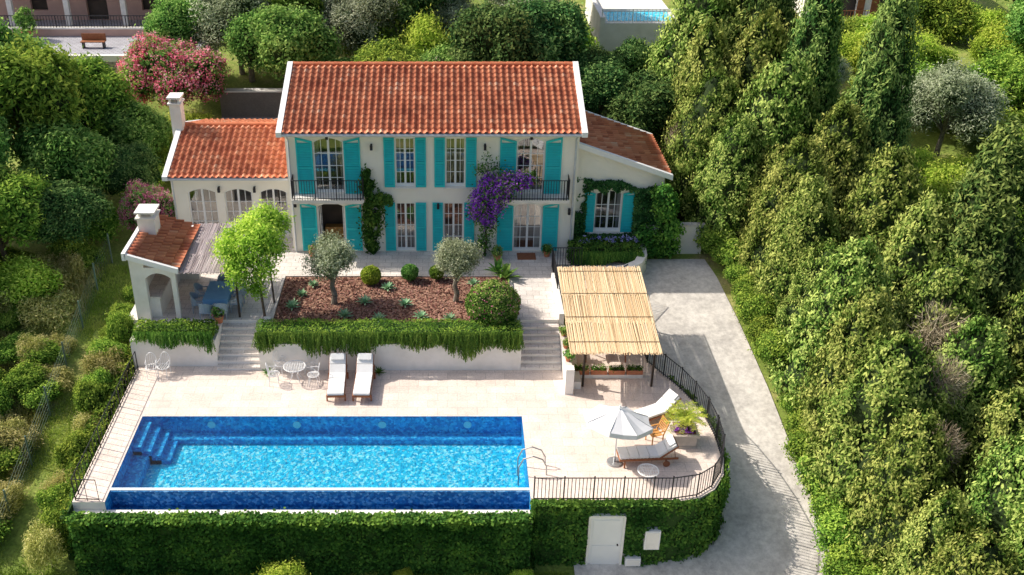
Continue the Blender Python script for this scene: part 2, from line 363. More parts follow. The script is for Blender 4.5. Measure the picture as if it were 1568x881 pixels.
# ---------------------------------------------------------------- villa
villa=root('mediterranean_villa',(0,0,0))
def tiles(name,o,u,d,W,L,parent,cw=.3,cl=.36):
    o=np.array(o,float);u=np.array(u,float);d=np.array(d,float);u/=np.linalg.norm(u);d/=np.linalg.norm(d)
    up=np.cross(u,d); up=up if up[2]>0 else -up
    nc=round(W/cw); cw=W/nc; nr=round(L/cl); cl=L/nr; K=8
    t=np.arange(nc*K+1)/K; ft=t%1.0
    hp=np.where(ft<.55,.075*np.sin(np.pi*ft/.55),-.012*np.sin(np.pi*(ft-.55)/.45))
    Vs=[]
    for r_ in range(nr):
        for e,l in ((0,0.0),(1,.065)):
            Vs.append(o+np.outer(t*cw,u)+d*((r_+e)*cl)+np.outer(hp*(.8+.4*e)+l,up))
    V=np.concatenate(Vs); w=len(t); F=[];rn=[]
    trand=np.clip(rng.beta(2.2,2.2,(nr,nc))*.9+.15*np.sin(np.arange(nc)*.3)[None]*np.cos(np.arange(nr)*.7)[:,None],0,1)
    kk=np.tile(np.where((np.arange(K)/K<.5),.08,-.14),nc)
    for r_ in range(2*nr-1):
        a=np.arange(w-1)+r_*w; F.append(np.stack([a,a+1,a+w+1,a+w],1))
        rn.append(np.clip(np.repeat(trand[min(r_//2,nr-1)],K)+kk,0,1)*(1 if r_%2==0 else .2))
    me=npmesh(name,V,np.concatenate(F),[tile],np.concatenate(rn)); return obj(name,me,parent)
def ridge(b,p0,p1,r=.13,seg=.4):
    p0=Vector(p0);p1=Vector(p1);n=int((p1-p0).length/seg)
    for k in range(n):
        b.cyl(p0.lerp(p1,k/n),p0.lerp(p1,(k+1.08)/n),r,r*.85,10,tilep)

def wall_open(b,x0,x1,z0,z1,y,th,ops,mat):
    xsn=sorted(set([x0,x1]+[o[0] for o in ops]+[o[1] for o in ops]))
    for xa,xb in zip(xsn[:-1],xsn[1:]):
        xm=(xa+xb)/2; iv=sorted([(o[2],o[3]) for o in ops if o[0]<xm<o[1]]); z=z0
        for (za,zb) in iv:
            if za>z+1e-4: b.box(xa,xb,y,y+th,z,za,mat)
            z=zb
        if z<z1: b.box(xa,xb,y,y+th,z,z1,mat)
    for o in ops:
        if len(o)>4 and o[4]:
            xa,xb,za,zb,h=o[:5]; N=8; w=xb-xa
            for k in range(N):
                u0,u1=k/N,(k+1)/N
                f=lambda u: zb-h*(2*u-1)**2
                b.ext([(xa+u0*w,y,f(u0)),(xa+u1*w,y,f(u1)),(xa+u1*w,y,zb),(xa+u0*w,y,zb)],(0,th,0),mat)
def window(b,g,xa,xb,za,zb,y,cols=4,rows=4,h=0,frame=None,cur=True):
    fr=frame or whitep; yy=y+.12; w=xb-xa; fw=.06
    b.box(xa,xa+fw,yy,yy+.06,za,zb-h,fr); b.box(xb-fw,xb,yy,yy+.06,za,zb-h,fr); b.box(xa+fw,xb-fw,yy,yy+.06,za,za+.14,fr)
    f=lambda u: zb-h*(2*u-1)**2
    N=8
    for k in range(N):
        u0,u1=k/N,(k+1)/N
        b.ext([(xa+u0*w,yy-.003,f(u0)-.07),(xa+u1*w,yy-.003,f(u1)-.07),(xa+u1*w,yy-.003,f(u1)),(xa+u0*w,yy-.003,f(u0))],(0,.07,0),fr)
    xm=(xa+xb)/2; b.box(xm-.05,xm+.05,yy-.01,yy+.06,za+.14,zb-.07,fr)
    for q in (0,1):
        l=xa+fw if q==0 else xm+.05; r=xm-.05 if q==0 else xb-fw; nc=cols//2
        for k in range(1,nc):
            x=l+(r-l)*k/nc; b.box(x-.014,x+.014,yy+.01,yy+.045,za+.14,f((x-xa)/w)-.07,fr)
        for k in range(1,rows):
            z=za+.14+(zb-h-za-.14)*k/rows; b.box(l,r,yy+.012,yy+.043,z-.014,z+.014,fr)
    g.add([(xa,yy+.03,za),(xb,yy+.03,za),(xb,yy+.03,zb),(xa,yy+.03,zb)],[(0,1,2,3)],glass)
    if cur:
        for s in (0,1):
            cwid=w*random.uniform(.1,.28)
            l=xa if s==0 else xb-cwid
            for k in range(5):
                xx=l+cwid*k/5; b.box(xx,xx+cwid*.2,y+.36+.03*(k%2),y+.40+.03*(k%2),za+.03,zb,curtain)
def shutter(b,xa,xb,za,zb,y,slope=0):
    zl=zb+min(0,slope); zr=zb-max(0,slope); t=.05; w=xb-xa; fw=.07; zm=min(zl,zr)
    b.hexa([(xa,y-t,za),(xa+fw,y-t,za),(xa+fw,y,za),(xa,y,za),(xa,y-t,zl),(xa+fw,y-t,zl+(zr-zl)*fw/w),(xa+fw,y,zl+(zr-zl)*fw/w),(xa,y,zl)],turq)
    b.hexa([(xb-fw,y-t,za),(xb,y-t,za),(xb,y,za),(xb-fw,y,za),(xb-fw,y-t,zr+(zl-zr)*fw/w),(xb,y-t,zr),(xb,y,zr),(xb-fw,y,zr+(zl-zr)*fw/w)],turq)
    L,Rr=xa+fw,xb-fw; zL=zl+(zr-zl)*fw/w; zR=zr+(zl-zr)*fw/w
    b.hexa([(L,y-t+.002,zL-.1),(Rr,y-t+.002,zR-.1),(Rr,y-.002,zR-.1),(L,y-.002,zL-.1),(L,y-t+.002,zL),(Rr,y-t+.002,zR),(Rr,y-.002,zR),(L,y-.002,zL)],turq)
    b.box(L,Rr,y-t+.002,y-.002,za,za+.12,turq); zc=za+(zm-za)*.48; b.box(L,Rr,y-t+.002,y-.002,zc,zc+.09,turq)
    b.box(L,Rr,y-.015,y-.004,za+.1,zm-.08,turqd)
    z=za+.15
    while z<zm-.14:
        if not (zc-.06<z<zc+.09):
            b.hexa([(L,y-t+.006,z),(Rr,y-t+.006,z),(Rr,y-.012,z+.045),(L,y-.012,z+.045),(L,y-t+.006,z+.014),(Rr,y-t+.006,z+.014),(Rr,y-.012,z+.059),(L,y-.012,z+.059)],turq)
        z+=.085
w=MB(); g=MB(); fr=MB(); sh=MB(); inn=MB()
Y=44.8
ops=[(-6.3,-4.88,4.42,7.22,.22),(-2.47,-1.53,4.75,7.2,0),(-.1,.84,4.75,7.2,0),(3.25,4.57,4.42,7.22,.22),
     (-6.3,-4.95,1.32,3.92,.22),(-2.5,-1.55,1.32,3.9,0),(-.2,.78,1.32,3.9,0),(3.2,4.58,1.32,3.92,.22)]
wall_open(w,-7.57,6.15,1.3,7.62,Y,.3,ops,plaster)
for x0 in (-7.57,5.85): w.ext([(x0,45.1,1.3),(x0,54,1.3),(x0,54,7.62),(x0,49.2,9.25),(x0,45.1,7.82)],(.3,0,0),plaster)
w.box(-7.27,5.85,53.7,54,1.3,7.6,plaster)
w.box(-7.57,6.15,44.72,44.8,7.4,7.62,whitep)
for q,o in enumerate(ops):
    if q==4:
        fr.box(o[0],o[0]+.07,Y+.12,Y+.18,o[2],o[3]-.2,whitep); fr.box(o[1]-.07,o[1],Y+.12,Y+.18,o[2],o[3]-.2,whitep)
        for xx in (o[0]+.1,o[1]-.14):
            fr.box(xx,xx+.04,Y+.2,Y+.26,o[2],o[3]-.3,whitep); fr.box(xx,xx+.04,Y+.72,Y+.78,o[2],o[3]-.3,whitep)
            for k in range(5): z=o[2]+(o[3]-.36-o[2])*k/4; fr.box(xx,xx+.04,Y+.26,Y+.72,z,z+.05,whitep)
        for k in range(8):
            f=lambda u: o[3]-.22*(2*u-1)**2
            ww=o[1]-o[0]; fr.ext([(o[0]+k/8*ww,Y+.12,f(k/8)-.07),(o[0]+(k+1)/8*ww,Y+.12,f((k+1)/8)-.07),(o[0]+(k+1)/8*ww,Y+.12,f((k+1)/8)),(o[0]+k/8*ww,Y+.12,f(k/8))],(0,.07,0),whitep)
        fr.box(-6.1,-5.2,Y+1.1,Y+1.5,1.34,2.1,woody); fr.box(-5.15,-4.7,Y+.9,Y+1.4,1.34,2.3,curtain)
        continue
    window(fr,g,o[0],o[1],o[2],o[3],Y,4,4,o[4])
inn.box(-7.25,5.83,46.4,46.5,1.32,7.6,darkroom); inn.box(-7.25,5.83,45.12,46.4,4.2,4.3,darkroom); inn.box(-7.25,5.83,45.12,46.4,1.31,1.34,wood)
S=.77
for (xa,xb,za,zb,h),sw in zip(ops,[S,.5,.5,S,S,.5,.5,S]):
    shutter(sh,xa-sw-.02,xa-.02,za-(.0 if za>1.4 else -.05),zb+.04,Y-.02,.2 if h else 0)
    shutter(sh,xb+.02,xb+sw+.02,za-(.0 if za>1.4 else -.05),zb+.04,Y-.02,-.2 if h else 0)
for o in (ops[1],ops[2]): w.box(o[0]-.1,o[1]+.1,Y-.1,Y,o[2]-.08,o[2],white)
w.box(-7.6,6.18,44.3,44.72,7.5,7.58,whitep)
tr=MB(); tr.cyl((-7.75,44.2,7.55),(6.3,44.2,7.55),.075,.075,8,verge)
for x in (-7.42,6.0):
    tr.tube([(x,44.25,7.5),(x,44.62,7.25),(x,44.72,7.1),(x,44.72,1.35)],.045,verge,8)
for x0 in (-7.86,6.16):
    for (ya,za,yb,zb) in ((44.12,7.6,49.2,9.42),(54.3,7.6,49.2,9.42)):
        tr.hexa([(x0,ya,za-.12),(x0+.26,ya,za-.12),(x0+.26,yb,zb-.12),(x0,yb,zb-.12),(x0,ya,za+.12),(x0+.26,ya,za+.12),(x0+.26,yb,zb+.12),(x0,yb,zb+.12)],whitep)
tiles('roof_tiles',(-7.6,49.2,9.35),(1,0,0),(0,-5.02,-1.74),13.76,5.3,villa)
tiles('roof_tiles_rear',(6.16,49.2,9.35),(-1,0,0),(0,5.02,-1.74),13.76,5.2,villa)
ridge(tr,(-7.6,49.2,9.4),(6.16,49.2,9.4))
tr.box(-7.6,6.16,44.3,44.35,7.52,7.6,whitep)
bal=MB()
def rail(b,pts,h=1.0,step=.13,r=.012,mat=None,finial=False,zb=.08):
    mat=mat or iron; pts=[Vector(p) for p in pts]
    for a,c in zip(pts[:-1],pts[1:]):
        for z in (h,zb): 
            b.cyl(a+Vector((0,0,z)),c+Vector((0,0,z)),r*1.6,r*1.6,5,mat)
        L=(c-a).length; n=max(1,int(L/step))
        for k in range(n+1):
            p=a.lerp(c,k/n); big=(k%8==0)
            b.cyl(p,p+Vector((0,0,h+(.08 if big and finial else 0))),r*(1.9 if big else 1),None,5,mat,cap=False)
for xa,xb in ((-7.35,-3.95),(2.35,5.75)):
    bal.box(xa,xb,44.02,44.8,4.26,4.40,white); bal.box(xa+.05,xb-.05,44.1,44.8,4.16,4.26,white)
    for x in (xa+.3,xb-.3): bal.ext([(x,44.8,4.16),(x,44.3,4.16),(x,44.8,3.85)],(.08,0,0),iron)
    rail(bal,[(xa+.03,44.75,4.4),(xa+.03,44.1,4.4),(xa+.15,44.0,4.4),(xb-.15,44.0,4.4),(xb-.03,44.1,4.4),(xb-.03,44.75,4.4)],1.0,.12,.013)
bal.build('balconies',villa)
lm=MB()
for x,z in ((-3.55,6.9),(-5.6,7.42),(3.9,7.42),(1.75,6.9),(5.85,3.6),(-3.5,3.6),(-.45,3.9),(-7.3,4.0)):
    lm.box(x-.05,x+.05,44.62,44.8,z,z+.03,iron); lm.box(x-.06,x+.06,44.56,44.68,z-.22,z-.02,iron); lm.cyl((x,44.62,z-.02),(x,44.62,z+.08),.08,.01,6,iron)
for x in (-11.25,-9.5): lm.box(x-.05,x+.05,46.14,46.3,4.1,4.13,iron); lm.box(x-.06,x+.06,46.08,46.2,3.88,4.08,iron)
lm.build('wall_lanterns',villa)
# left wing
ops2=[(-12.85,-11.45,1.5,4.0,.2),(-11.05,-9.68,1.5,4.0,.2),(-9.3,-7.95,1.5,4.0,.2)]
wall_open(w,-13.6,-7.57,1.3,4.72,46.3,.3,ops2,plaster)
for o in ops2: window(fr,g,*o[:4],46.3,4,4,o[4],cur=False)
inn.box(-13.4,-7.6,47.4,47.5,1.32,4.6,darkroom)
w.ext([(-13.6,46.6,1.3),(-13.6,53.6,1.3),(-13.6,53.6,4.72),(-13.6,50,5.85),(-13.6,46.6,4.8)],(.3,0,0),plaster)
w.box(-13.6,-7.6,46.0,46.3,4.62,4.7,whitep)
tr.cyl((-13.75,45.9,4.66),(-7.6,45.9,4.66),.07,.07,8,verge); tr.tube([(-13.5,46.2,4.6),(-13.5,46.22,1.3)],.045,verge)
tiles('wing_roof_tiles',(-13.6,50,5.95),(1,0,0),(0,-4.1,-1.23),6.0,4.3,villa)
tiles('wing_roof_tiles_rear',(-7.6,50,5.95),(-1,0,0),(0,4.1,-1.23),6.0,4.3,villa)
ridge(tr,(-13.6,50,6.0),(-7.6,50,6.0))
for (ya,za,yb,zb) in ((45.8,4.72,50,6.0),(54,4.72,50,6.0)):
    tr.hexa([(-13.86,ya,za-.1),(-13.6,ya,za-.1),(-13.6,yb,zb-.1),(-13.86,yb,zb-.1),(-13.86,ya,za+.12),(-13.6,ya,za+.12),(-13.6,yb,zb+.12),(-13.86,yb,zb+.12)],whitep)
w.box(-14.05,-13.5,49.4,50.1,1.3,7.25,white); w.box(-14.12,-13.43,49.32,50.18,7.25,7.33,white)
for x in (-14.05,-13.6): w.box(x,x+.1,49.4,50.1,7.33,7.55,white)
w.box(-14.12,-13.43,49.32,50.18,7.55,7.64,white)
# right wing
wall_open(w,6.15,10.45,1.0,5.0,45.4,.3,[(7.2,8.5,2.1,4.3,.18)],plaster)
window(fr,g,7.2,8.5,2.1,4.3,45.4,4,3,.18); w.box(7.0,8.7,45.3,45.4,2.02,2.1,white)
shutter(sh,6.68,7.18,2.1,4.3,45.38,.15); shutter(sh,8.52,9.1,2.1,4.3,45.38,-.15)
w.ext([(6.15,45.4,5.0),(10.45,45.4,5.0),(10.45,45.4,5.12),(6.15,45.4,6.65)],(0,.3,0),plaster)
w.box(10.15,10.45,45.7,50.3,.8,5.05,plaster); inn.box(6.2,10.1,46.5,46.6,1.0,4.9,darkroom)
tiles('side_roof_tiles',(6.15,50.5,6.78),(0,-1,0),(4.55,0,-1.62),5.25,4.8,villa)
for y0 in (45.02,50.5):
    tr.hexa([(6.15,y0,6.62),(10.75,y0,4.98),(10.75,y0+.22,4.98),(6.15,y0+.22,6.62),(6.15,y0,6.88),(10.75,y0,5.24),(10.75,y0+.22,5.24),(6.15,y0+.22,6.88)],whitep)
w.build('walls',villa); fr.build('window_frames',villa); g.build('window_panes',villa); sh.build('shutters',villa); inn.build('interior',villa); tr.build('roof_trim',villa)

# ---------------------------------------------------------------- bbq pavilion and pergolas
pv=root('barbecue_pavilion')
b=MB()
b.box(-13.5,-13.2,38.2,42.2,.4,4.2,white); b.box(-13.2,-11.6,41.9,42.2,1.3,4.0,white)
b.box(-13.2,-12.9,38.2,38.5,1.3,4.1,white); b.box(-11.8,-11.6,38.2,38.4,1.3,3.8,white)
for k in range(8):
    f=lambda u:3.6-.25*(2*u-1)**2
    b.ext([(-12.9+1.1*k/8,38.2,f(k/8)),(-12.9+1.1*(k+1)/8,38.2,f((k+1)/8)),(-12.9+1.1*(k+1)/8,38.2,3.85),(-12.9+1.1*k/8,38.2,3.85)],(0,.2,0),white)
b.ext([(-13.5,38.2,4.2),(-11.6,38.2,3.7),(-11.6,38.2,3.8),(-13.5,38.2,4.42)],(0,.2,0),white)
b.box(-13.2,-12.5,38.5,41.9,1.3,2.2,white); b.box(-13.2,-12.45,38.5,41.9,2.2,2.28,pave)
b.box(-13.55,-12.8,40.3,41.1,4.1,5.15,white); b.box(-13.62,-12.73,40.22,41.18,5.15,5.22,white)
b.box(-13.5,-13.4,40.4,41.0,5.22,5.42,white); b.box(-12.95,-12.85,40.4,41.0,5.22,5.42,white); b.box(-13.62,-12.73,40.22,41.18,5.42,5.49,white)
b.hexa([(-13.55,38.0,4.36),(-11.4,38.0,3.66),(-11.4,38.14,3.66),(-13.55,38.14,4.36),(-13.55,38.0,4.6),(-11.4,38.0,3.9),(-11.4,38.14,3.9),(-13.55,38.14,4.6)],whitep)
b.hexa([(-13.68,38.0,4.3),(-13.52,38.0,4.3),(-13.52,42.3,4.3),(-13.68,42.3,4.3),(-13.68,38.0,4.64),(-13.52,38.0,4.64),(-13.52,42.3,4.64),(-13.68,42.3,4.64)],whitep)
b.build('walls',pv)
b=MB(); b.box(-13.53,-13.505,38.9,41.3,1.5,3.6,turqd); b.build('side_door',pv)
tiles('roof_tiles',(-13.5,42.3,4.55),(0,-1,0),(2.1,0,-.68),4.15,2.25,pv)
def reedroof(name,x0,x1,y0,y1,zf,zb,mat,parent,wd=.035):
    Vs=[];rn=[]
    for lay in (0,1):
      for x in np.arange(x0,x1,wd):
        for seg in range(3):
            a=y0+(y1-y0)*seg/3-rng.uniform(0,.16); c=y0+(y1-y0)*(seg+1)/3+rng.uniform(0,.16)
            f=lambda y: zf+(zb-zf)*(y-y0)/(y1-y0)
            dz=rng.uniform(0,.012)+.01*math.sin(x*2.2)-.03*lay; j=rng.uniform(-.012,.012)+lay*wd*.5; sk=rng.uniform(-.03,.03)
            za,zc=f(a)+dz,f(c)+dz+rng.uniform(-.01,.01); h=wd*.5
            Vs+=[(x+j-h,a,za),(x+j,a,za+h*.5),(x+j+sk,c,zc+h*.5),(x+j-h+sk,c,zc),(x+j,a,za+h*.5),(x+j+h,a,za),(x+j+h+sk,c,zc),(x+j+sk,c,zc+h*.5)]
            r_=np.clip(rng.normal(.55,.25)-(.3 if rng.uniform()<.06 else 0),0,1); rn+=[r_,r_]
    V=np.array(Vs); F=np.arange(len(V)).reshape(-1,4)
    return obj(name,npmesh(name,V,F,[mat],np.array(rn)),parent)
pg=root('grey_reed_pergola')
reedroof('reed_roof',-11.5,-9.0,38.1,42.5,3.72,3.85,reedg,pg)
b=MB(); pst=M('dark_post',(.06,.045,.035),None,5,.7)
for y in (38.4,40.4,42.3): b.box(-11.45,-9.05,y,y+.08,3.6,3.66,pst)
for x,y in ((-9.1,38.45),(-9.1,42.3)): b.cyl((x,y,1.3),(x,y,3.65),.05,.05,8,pst)
b.build('frame',pg)
pg=root('reed_pergola')
reedroof('reed_roof',4.9,8.55,34.3,40.0,2.12,2.92,reed,pg,wd=.032)
b=MB()
for y in (34.9,36.5,38.1,39.7):
    z=2.12+.8*(y-34.3)/5.7-.1; b.cyl((4.95,y,z),(8.5,y,z),.04,.04,6,pst)
    b.cyl((4.9,y,z+.135),(8.55,y,z+.135),.012,.012,5,pst)
for x in (5.0,6.7,8.4): b.cyl((x,34.5,2.02),(x,39.9,2.78),.035,.035,6,pst)
for x in (5.6,8.45): b.cyl((x,35.0,0),(x,35.0,2.1),.05,.05,8,pst); b.cyl((x,39.6,0),(x,39.6,2.75),.05,.05,8,pst)
b.build('frame',pg)

# ---------------------------------------------------------------- railings
b=MB(); rail(b,[(3.05,27.9,0),(7.9,27.9,0),(8.85,28.1,0),(9.5,28.6,0),(10.0,29.4,0),(10.25,30.3,0),(10.3,31.5,0),(10.2,32.7,0),(9.95,33.8,0),(9.6,34.8,0),(9.1,35.8,0),(8.6,36.8,0),(8.5,40,0)],1.0,.13,.014,finial=True)
b.build('iron_railing')
b=MB(); rail(b,[(-13.15,36.2,0),(-13.15,27.9,0),(-12.3,27.85,0)],.95,.32,.012); b.build('iron_railing')
b=MB(); rail(b,[(5.0,40.5,1.3),(7.2,40.55,1.3),(8.3,41.5,1.3)],1,.12,.014); rail(b,[(5.0,40.5,1.3),(5.0,43.2,1.3),(6.4,43.2,1.3)],1,.12,.014); b.build('iron_railing')
fg=M('fence_green',(.16,.22,.18))
b=MB()
for k in range(8):
    y=27+k*2.5; z=gz(y); b.cyl((-16.5,y,z-.2),(-16.5,y,z+1.5),.04,.04,6,fg)
    if k<7:
        for h in np.arange(.1,1.5,.2): b.cyl((-16.5,y,z+h),(-16.5,y+2.5,gz(y+2.5)+h),.005,.005,3,fg,cap=False)
        for q in np.arange(.2,2.5,.3): b.cyl((-16.5,y+q,gz(y+q)),(-16.5,y+q,gz(y+q)+1.45),.004,.004,3,fg,cap=False)
b.build('wire_fence')

b=MB(); b.box(5.1,6.25,27.66,27.8,-3.04,-.55,whitep); b.box(5.02,5.1,27.6,27.8,-3.04,-.47,white); b.box(6.25,6.33,27.6,27.8,-3.04,-.47,white); b.box(5.1,6.25,27.6,27.8,-.55,-.47,white)
b.box(5.2,6.15,27.64,27.66,-2.9,-1.9,whitep); b.box(5.2,6.15,27.64,27.66,-1.75,-.7,whitep); b.cyl((6.12,27.6,-1.85),(6.12,27.66,-1.85),.03,.03,8,iron)
b.build('white_door')
b=MB(); b.box(7.05,7.6,27.5,27.8,-1.95,-1.1,whitep); b.box(7.1,7.55,27.48,27.5,-1.9,-1.15,white); b.build('meter_cabinet')
b=MB(); b.box(6.45,7.0,27.5,27.8,-2.75,-2.4,whitep); b.box(6.5,6.95,27.48,27.5,-2.7,-2.45,white);b.build('meter_cabinet')

# ---------------------------------------------------------------- foliage prototypes
def lumpcore(fn,nu=14,nv=10):
    V=[];F=[]
    for j in range(nv+1):
        for i in range(nu): V.append(fn(i/nu,j/nv))
    for j in range(nv):
        for i in range(nu): F.append((j*nu+i,j*nu+(i+1)%nu,(j+1)*nu+(i+1)%nu,(j+1)*nu+i))
    return np.array(V),np.array(F)
def conifer_proto(name,h,r,nc,nl,mat,point=.5,lump=.2,ph=0.,L=.10,W=.036,cl=(.16,.30),up=1.3):
    prof=lambda t: np.minimum(1,(t/.12+.35))*np.power(np.clip(1-np.power(t,1.6 if point<.8 else 1.1),0,1),point)
    t=rng.beta(1.0,1.15,nc*2); keep=rng.uniform(size=len(t))<.25+.75*prof(t); t=t[keep][:nc]; k=len(t)
    a=rng.uniform(0,2*np.pi,k); z=t*h
    base=np.stack([np.cos(a)*r,np.sin(a)*r,z],1)
    rad=r*prof(t)*(1+lump*nz(base,.9,ph)+rng.normal(0,.06,k))
    C=np.stack([np.cos(a)*rad,np.sin(a)*rad,z],1); out=np.stack([np.cos(a),np.sin(a),.3+0*a],1)
    idx=rng.integers(0,k,nl); cs=rng.uniform(*cl,k)[idx][:,None]
    off=rng.normal(size=(nl,3))*cs*np.array([.6,.6,up]); 
    P=C[idx]+off; N=nrm(out[idx]+off*.8); crn=rng.uniform(0,1,k)[idx]
    hl=off[:,2]/cs[:,0]
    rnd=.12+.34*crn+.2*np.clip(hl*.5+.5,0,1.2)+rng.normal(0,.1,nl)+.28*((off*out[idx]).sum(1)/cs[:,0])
    T=np.tile([0,0,1.],(nl,1))+out[idx]*.5
    cm=leaves(name+'_leaves',P,N,L,W,rnd,mat,T,.5,.35)
    def f(u,v):
        tt=.02+v*.97; an=u*2*math.pi
        q=np.array([[math.cos(an)*r,math.sin(an)*r,tt*h]]); rr=r*float(prof(np.array([tt]))[0])*(1+lump*float(nz(q,.9,ph)[0]))-.24
        rr=max(rr,.02); return (math.cos(an)*rr,math.sin(an)*rr,tt*h*.985)
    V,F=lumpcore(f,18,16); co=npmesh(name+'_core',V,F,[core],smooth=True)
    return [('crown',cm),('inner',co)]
def trunkmesh(name,pts,r0,r1,limbs,mat):
    b=MB(); b.tube(pts,r0,mat,8,r1)
    for (p,q,ra) in limbs:
        mid=(Vector(p)+Vector(q))/2+Vector((random.uniform(-.1,.1),random.uniform(-.1,.1),.08)); b.tube([p,mid,q],ra,mat,6,ra*.35)
    o=b.build(name); me=o.data; bpy.data.objects.remove(o); return me
def lobes(n,rx,rz,cz,lr,low=.35):
    L=[]
    for k in range(n):
        d=rng.normal(size=3); d/=np.linalg.norm(d)
        if d[2]<-low: d[2]*=-.6
        q=rng.uniform(.5,.85); L.append((np.array([d[0]*rx*q,d[1]*rx*q,cz+d[2]*rz*q]),lr*rng.uniform(.7,1.3)))
    return L
def lobeleaves(name,LB,nl,mat,L=.09,W=.05,per=10,tw=.13,jn=.7,mindens=.72,outer=1.0):
    c=np.array([l[0] for l in LB]); r=np.array([l[1] for l in LB]); pr=r**2/(r**2).sum()
    m=max(1,nl//per); idx=rng.choice(len(LB),m*2,p=pr); d=nrm(rng.normal(size=(m*2,3))+np.array([0,0,.25]))
    q=c[idx]+d*(r[idx]*rng.uniform(.82,1.1,m*2)*outer)[:,None]*(1+.14*nz(c[idx]*3+d*3,1.2))[:,None]
    dist=np.linalg.norm(q[:,None,:]-c[None],axis=2)/r[None]; ok=(dist.min(1)>mindens)
    q=q[ok][:m]; d=d[ok][:m]; ii=idx[ok][:m]; m=len(q)
    lr=rng.uniform(0,1,len(LB))[ii]; trn=rng.uniform(0,1,m)
    j=np.repeat(np.arange(m),per); off=rng.normal(size=(len(j),3))*tw
    P=q[j]+off; N=d[j]+np.array([0,0,.3])
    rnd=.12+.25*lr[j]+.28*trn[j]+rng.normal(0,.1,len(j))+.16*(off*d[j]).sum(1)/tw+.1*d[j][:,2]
    return leaves(name,P,N,L,W,rnd,mat,T=None,jn=jn)
def corem(name,LB,f=.72,mat=None):
    Vs=[];Fs=[];o=0
    for c,r in LB:
        def fn(u,v):
            th=v*math.pi; an=u*2*math.pi; d=np.array([math.sin(th)*math.cos(an),math.sin(th)*math.sin(an),math.cos(th)])
            return tuple(c+d*r*f*(1+.12*math.sin(7*an+c[0])*math.sin(5*th)))
        V,F=lumpcore(fn,9,6); Vs.append(V);Fs.append(F+o);o+=len(V)
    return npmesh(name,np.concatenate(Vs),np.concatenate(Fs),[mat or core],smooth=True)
def broad_proto(name,rx,rz,h,n,lr,nl,mat,L=.09,W=.05,barkm=None,tr=.18,cores=True,per=10,tw=.14,extra=None):
    LB=lobes(n,rx,rz,h,lr); parts=[('crown',lobeleaves(name+'_l',LB,nl,mat,L,W,per,tw))]
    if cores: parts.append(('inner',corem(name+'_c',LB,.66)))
    top=(.1,.05,h-rz*.3); limbs=[(( .05,.02,h-rz*.9),tuple(l[0]),tr*.4) for l in LB[::2]]
    parts.append(('trunk',trunkmesh(name+'_t',[(0,0,-.3),(.06,-.04,(h-rz)*.5),(.03,.05,h-rz*.8),top],tr,tr*.5,limbs,barkm or bark)))
    if extra: parts.append(('flowers',lobeleaves(name+'_f',LB,extra[1],extra[0],extra[2],extra[2]*.8,per=16,tw=.12,mindens=.85,outer=1.06)))
    return parts
def place(name,proto,loc,sc=1,rz=None):
    e=root(name,loc,rng.uniform(0,6.28) if rz is None else rz,sc)
    for nme,me in proto: obj(nme,me,e)
    return e

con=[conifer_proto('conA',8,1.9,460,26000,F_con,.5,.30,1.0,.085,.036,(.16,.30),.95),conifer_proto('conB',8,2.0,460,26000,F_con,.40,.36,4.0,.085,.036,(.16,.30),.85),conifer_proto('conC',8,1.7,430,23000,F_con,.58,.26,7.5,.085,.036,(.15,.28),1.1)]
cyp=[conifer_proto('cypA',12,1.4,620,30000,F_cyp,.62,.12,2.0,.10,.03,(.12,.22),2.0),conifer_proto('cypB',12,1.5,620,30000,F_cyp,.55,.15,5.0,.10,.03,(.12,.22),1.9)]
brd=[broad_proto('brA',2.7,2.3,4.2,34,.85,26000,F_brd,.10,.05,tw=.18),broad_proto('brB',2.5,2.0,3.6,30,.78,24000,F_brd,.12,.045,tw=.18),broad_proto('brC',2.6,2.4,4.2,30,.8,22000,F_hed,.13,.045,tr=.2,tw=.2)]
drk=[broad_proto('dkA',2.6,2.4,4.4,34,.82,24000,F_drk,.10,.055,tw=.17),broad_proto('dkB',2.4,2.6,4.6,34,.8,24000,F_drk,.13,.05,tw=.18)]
yel=[broad_proto('ylA',1.35,1.1,1.5,16,.5,13000,F_yel,.09,.035,tr=.08,tw=.2),broad_proto('ylB',1.5,1.0,1.3,16,.5,12000,F_hed,.09,.04,tr=.08,tw=.2)]
olvb=[broad_proto('olB',2.5,2.0,3.6,28,.8,24000,F_olv,.09,.024,barkm=barkg,tw=.18)]
shr=[broad_proto('shA',.95,.75,.85,12,.40,7500,F_hed,.06,.03,tr=.05,tw=.11),broad_proto('shB',.9,.7,.8,12,.42,6500,F_dry,.08,.018,tr=.04,tw=.13,cores=False)]
olea=broad_proto('olea',2.3,1.7,2.6,26,.8,16000,F_brd,.10,.03,tr=.1,extra=(F_pnk,19000,.055))
n=1600; d=nrm(rng.normal(size=(n,3))*np.array([1,1,.7])+np.array([0,0,.5])); rad=rng.uniform(.05,1,n)**.7; P=d*rad[:,None]*(1+.3*nz(d*3))[:,None]; twig=[('twigs',leaves('twig',P,rng.normal(size=(n,3)),.2,.010,rng.uniform(0,1,n),F_twg,d+np.array([0,0,.3]),.5,.35))]

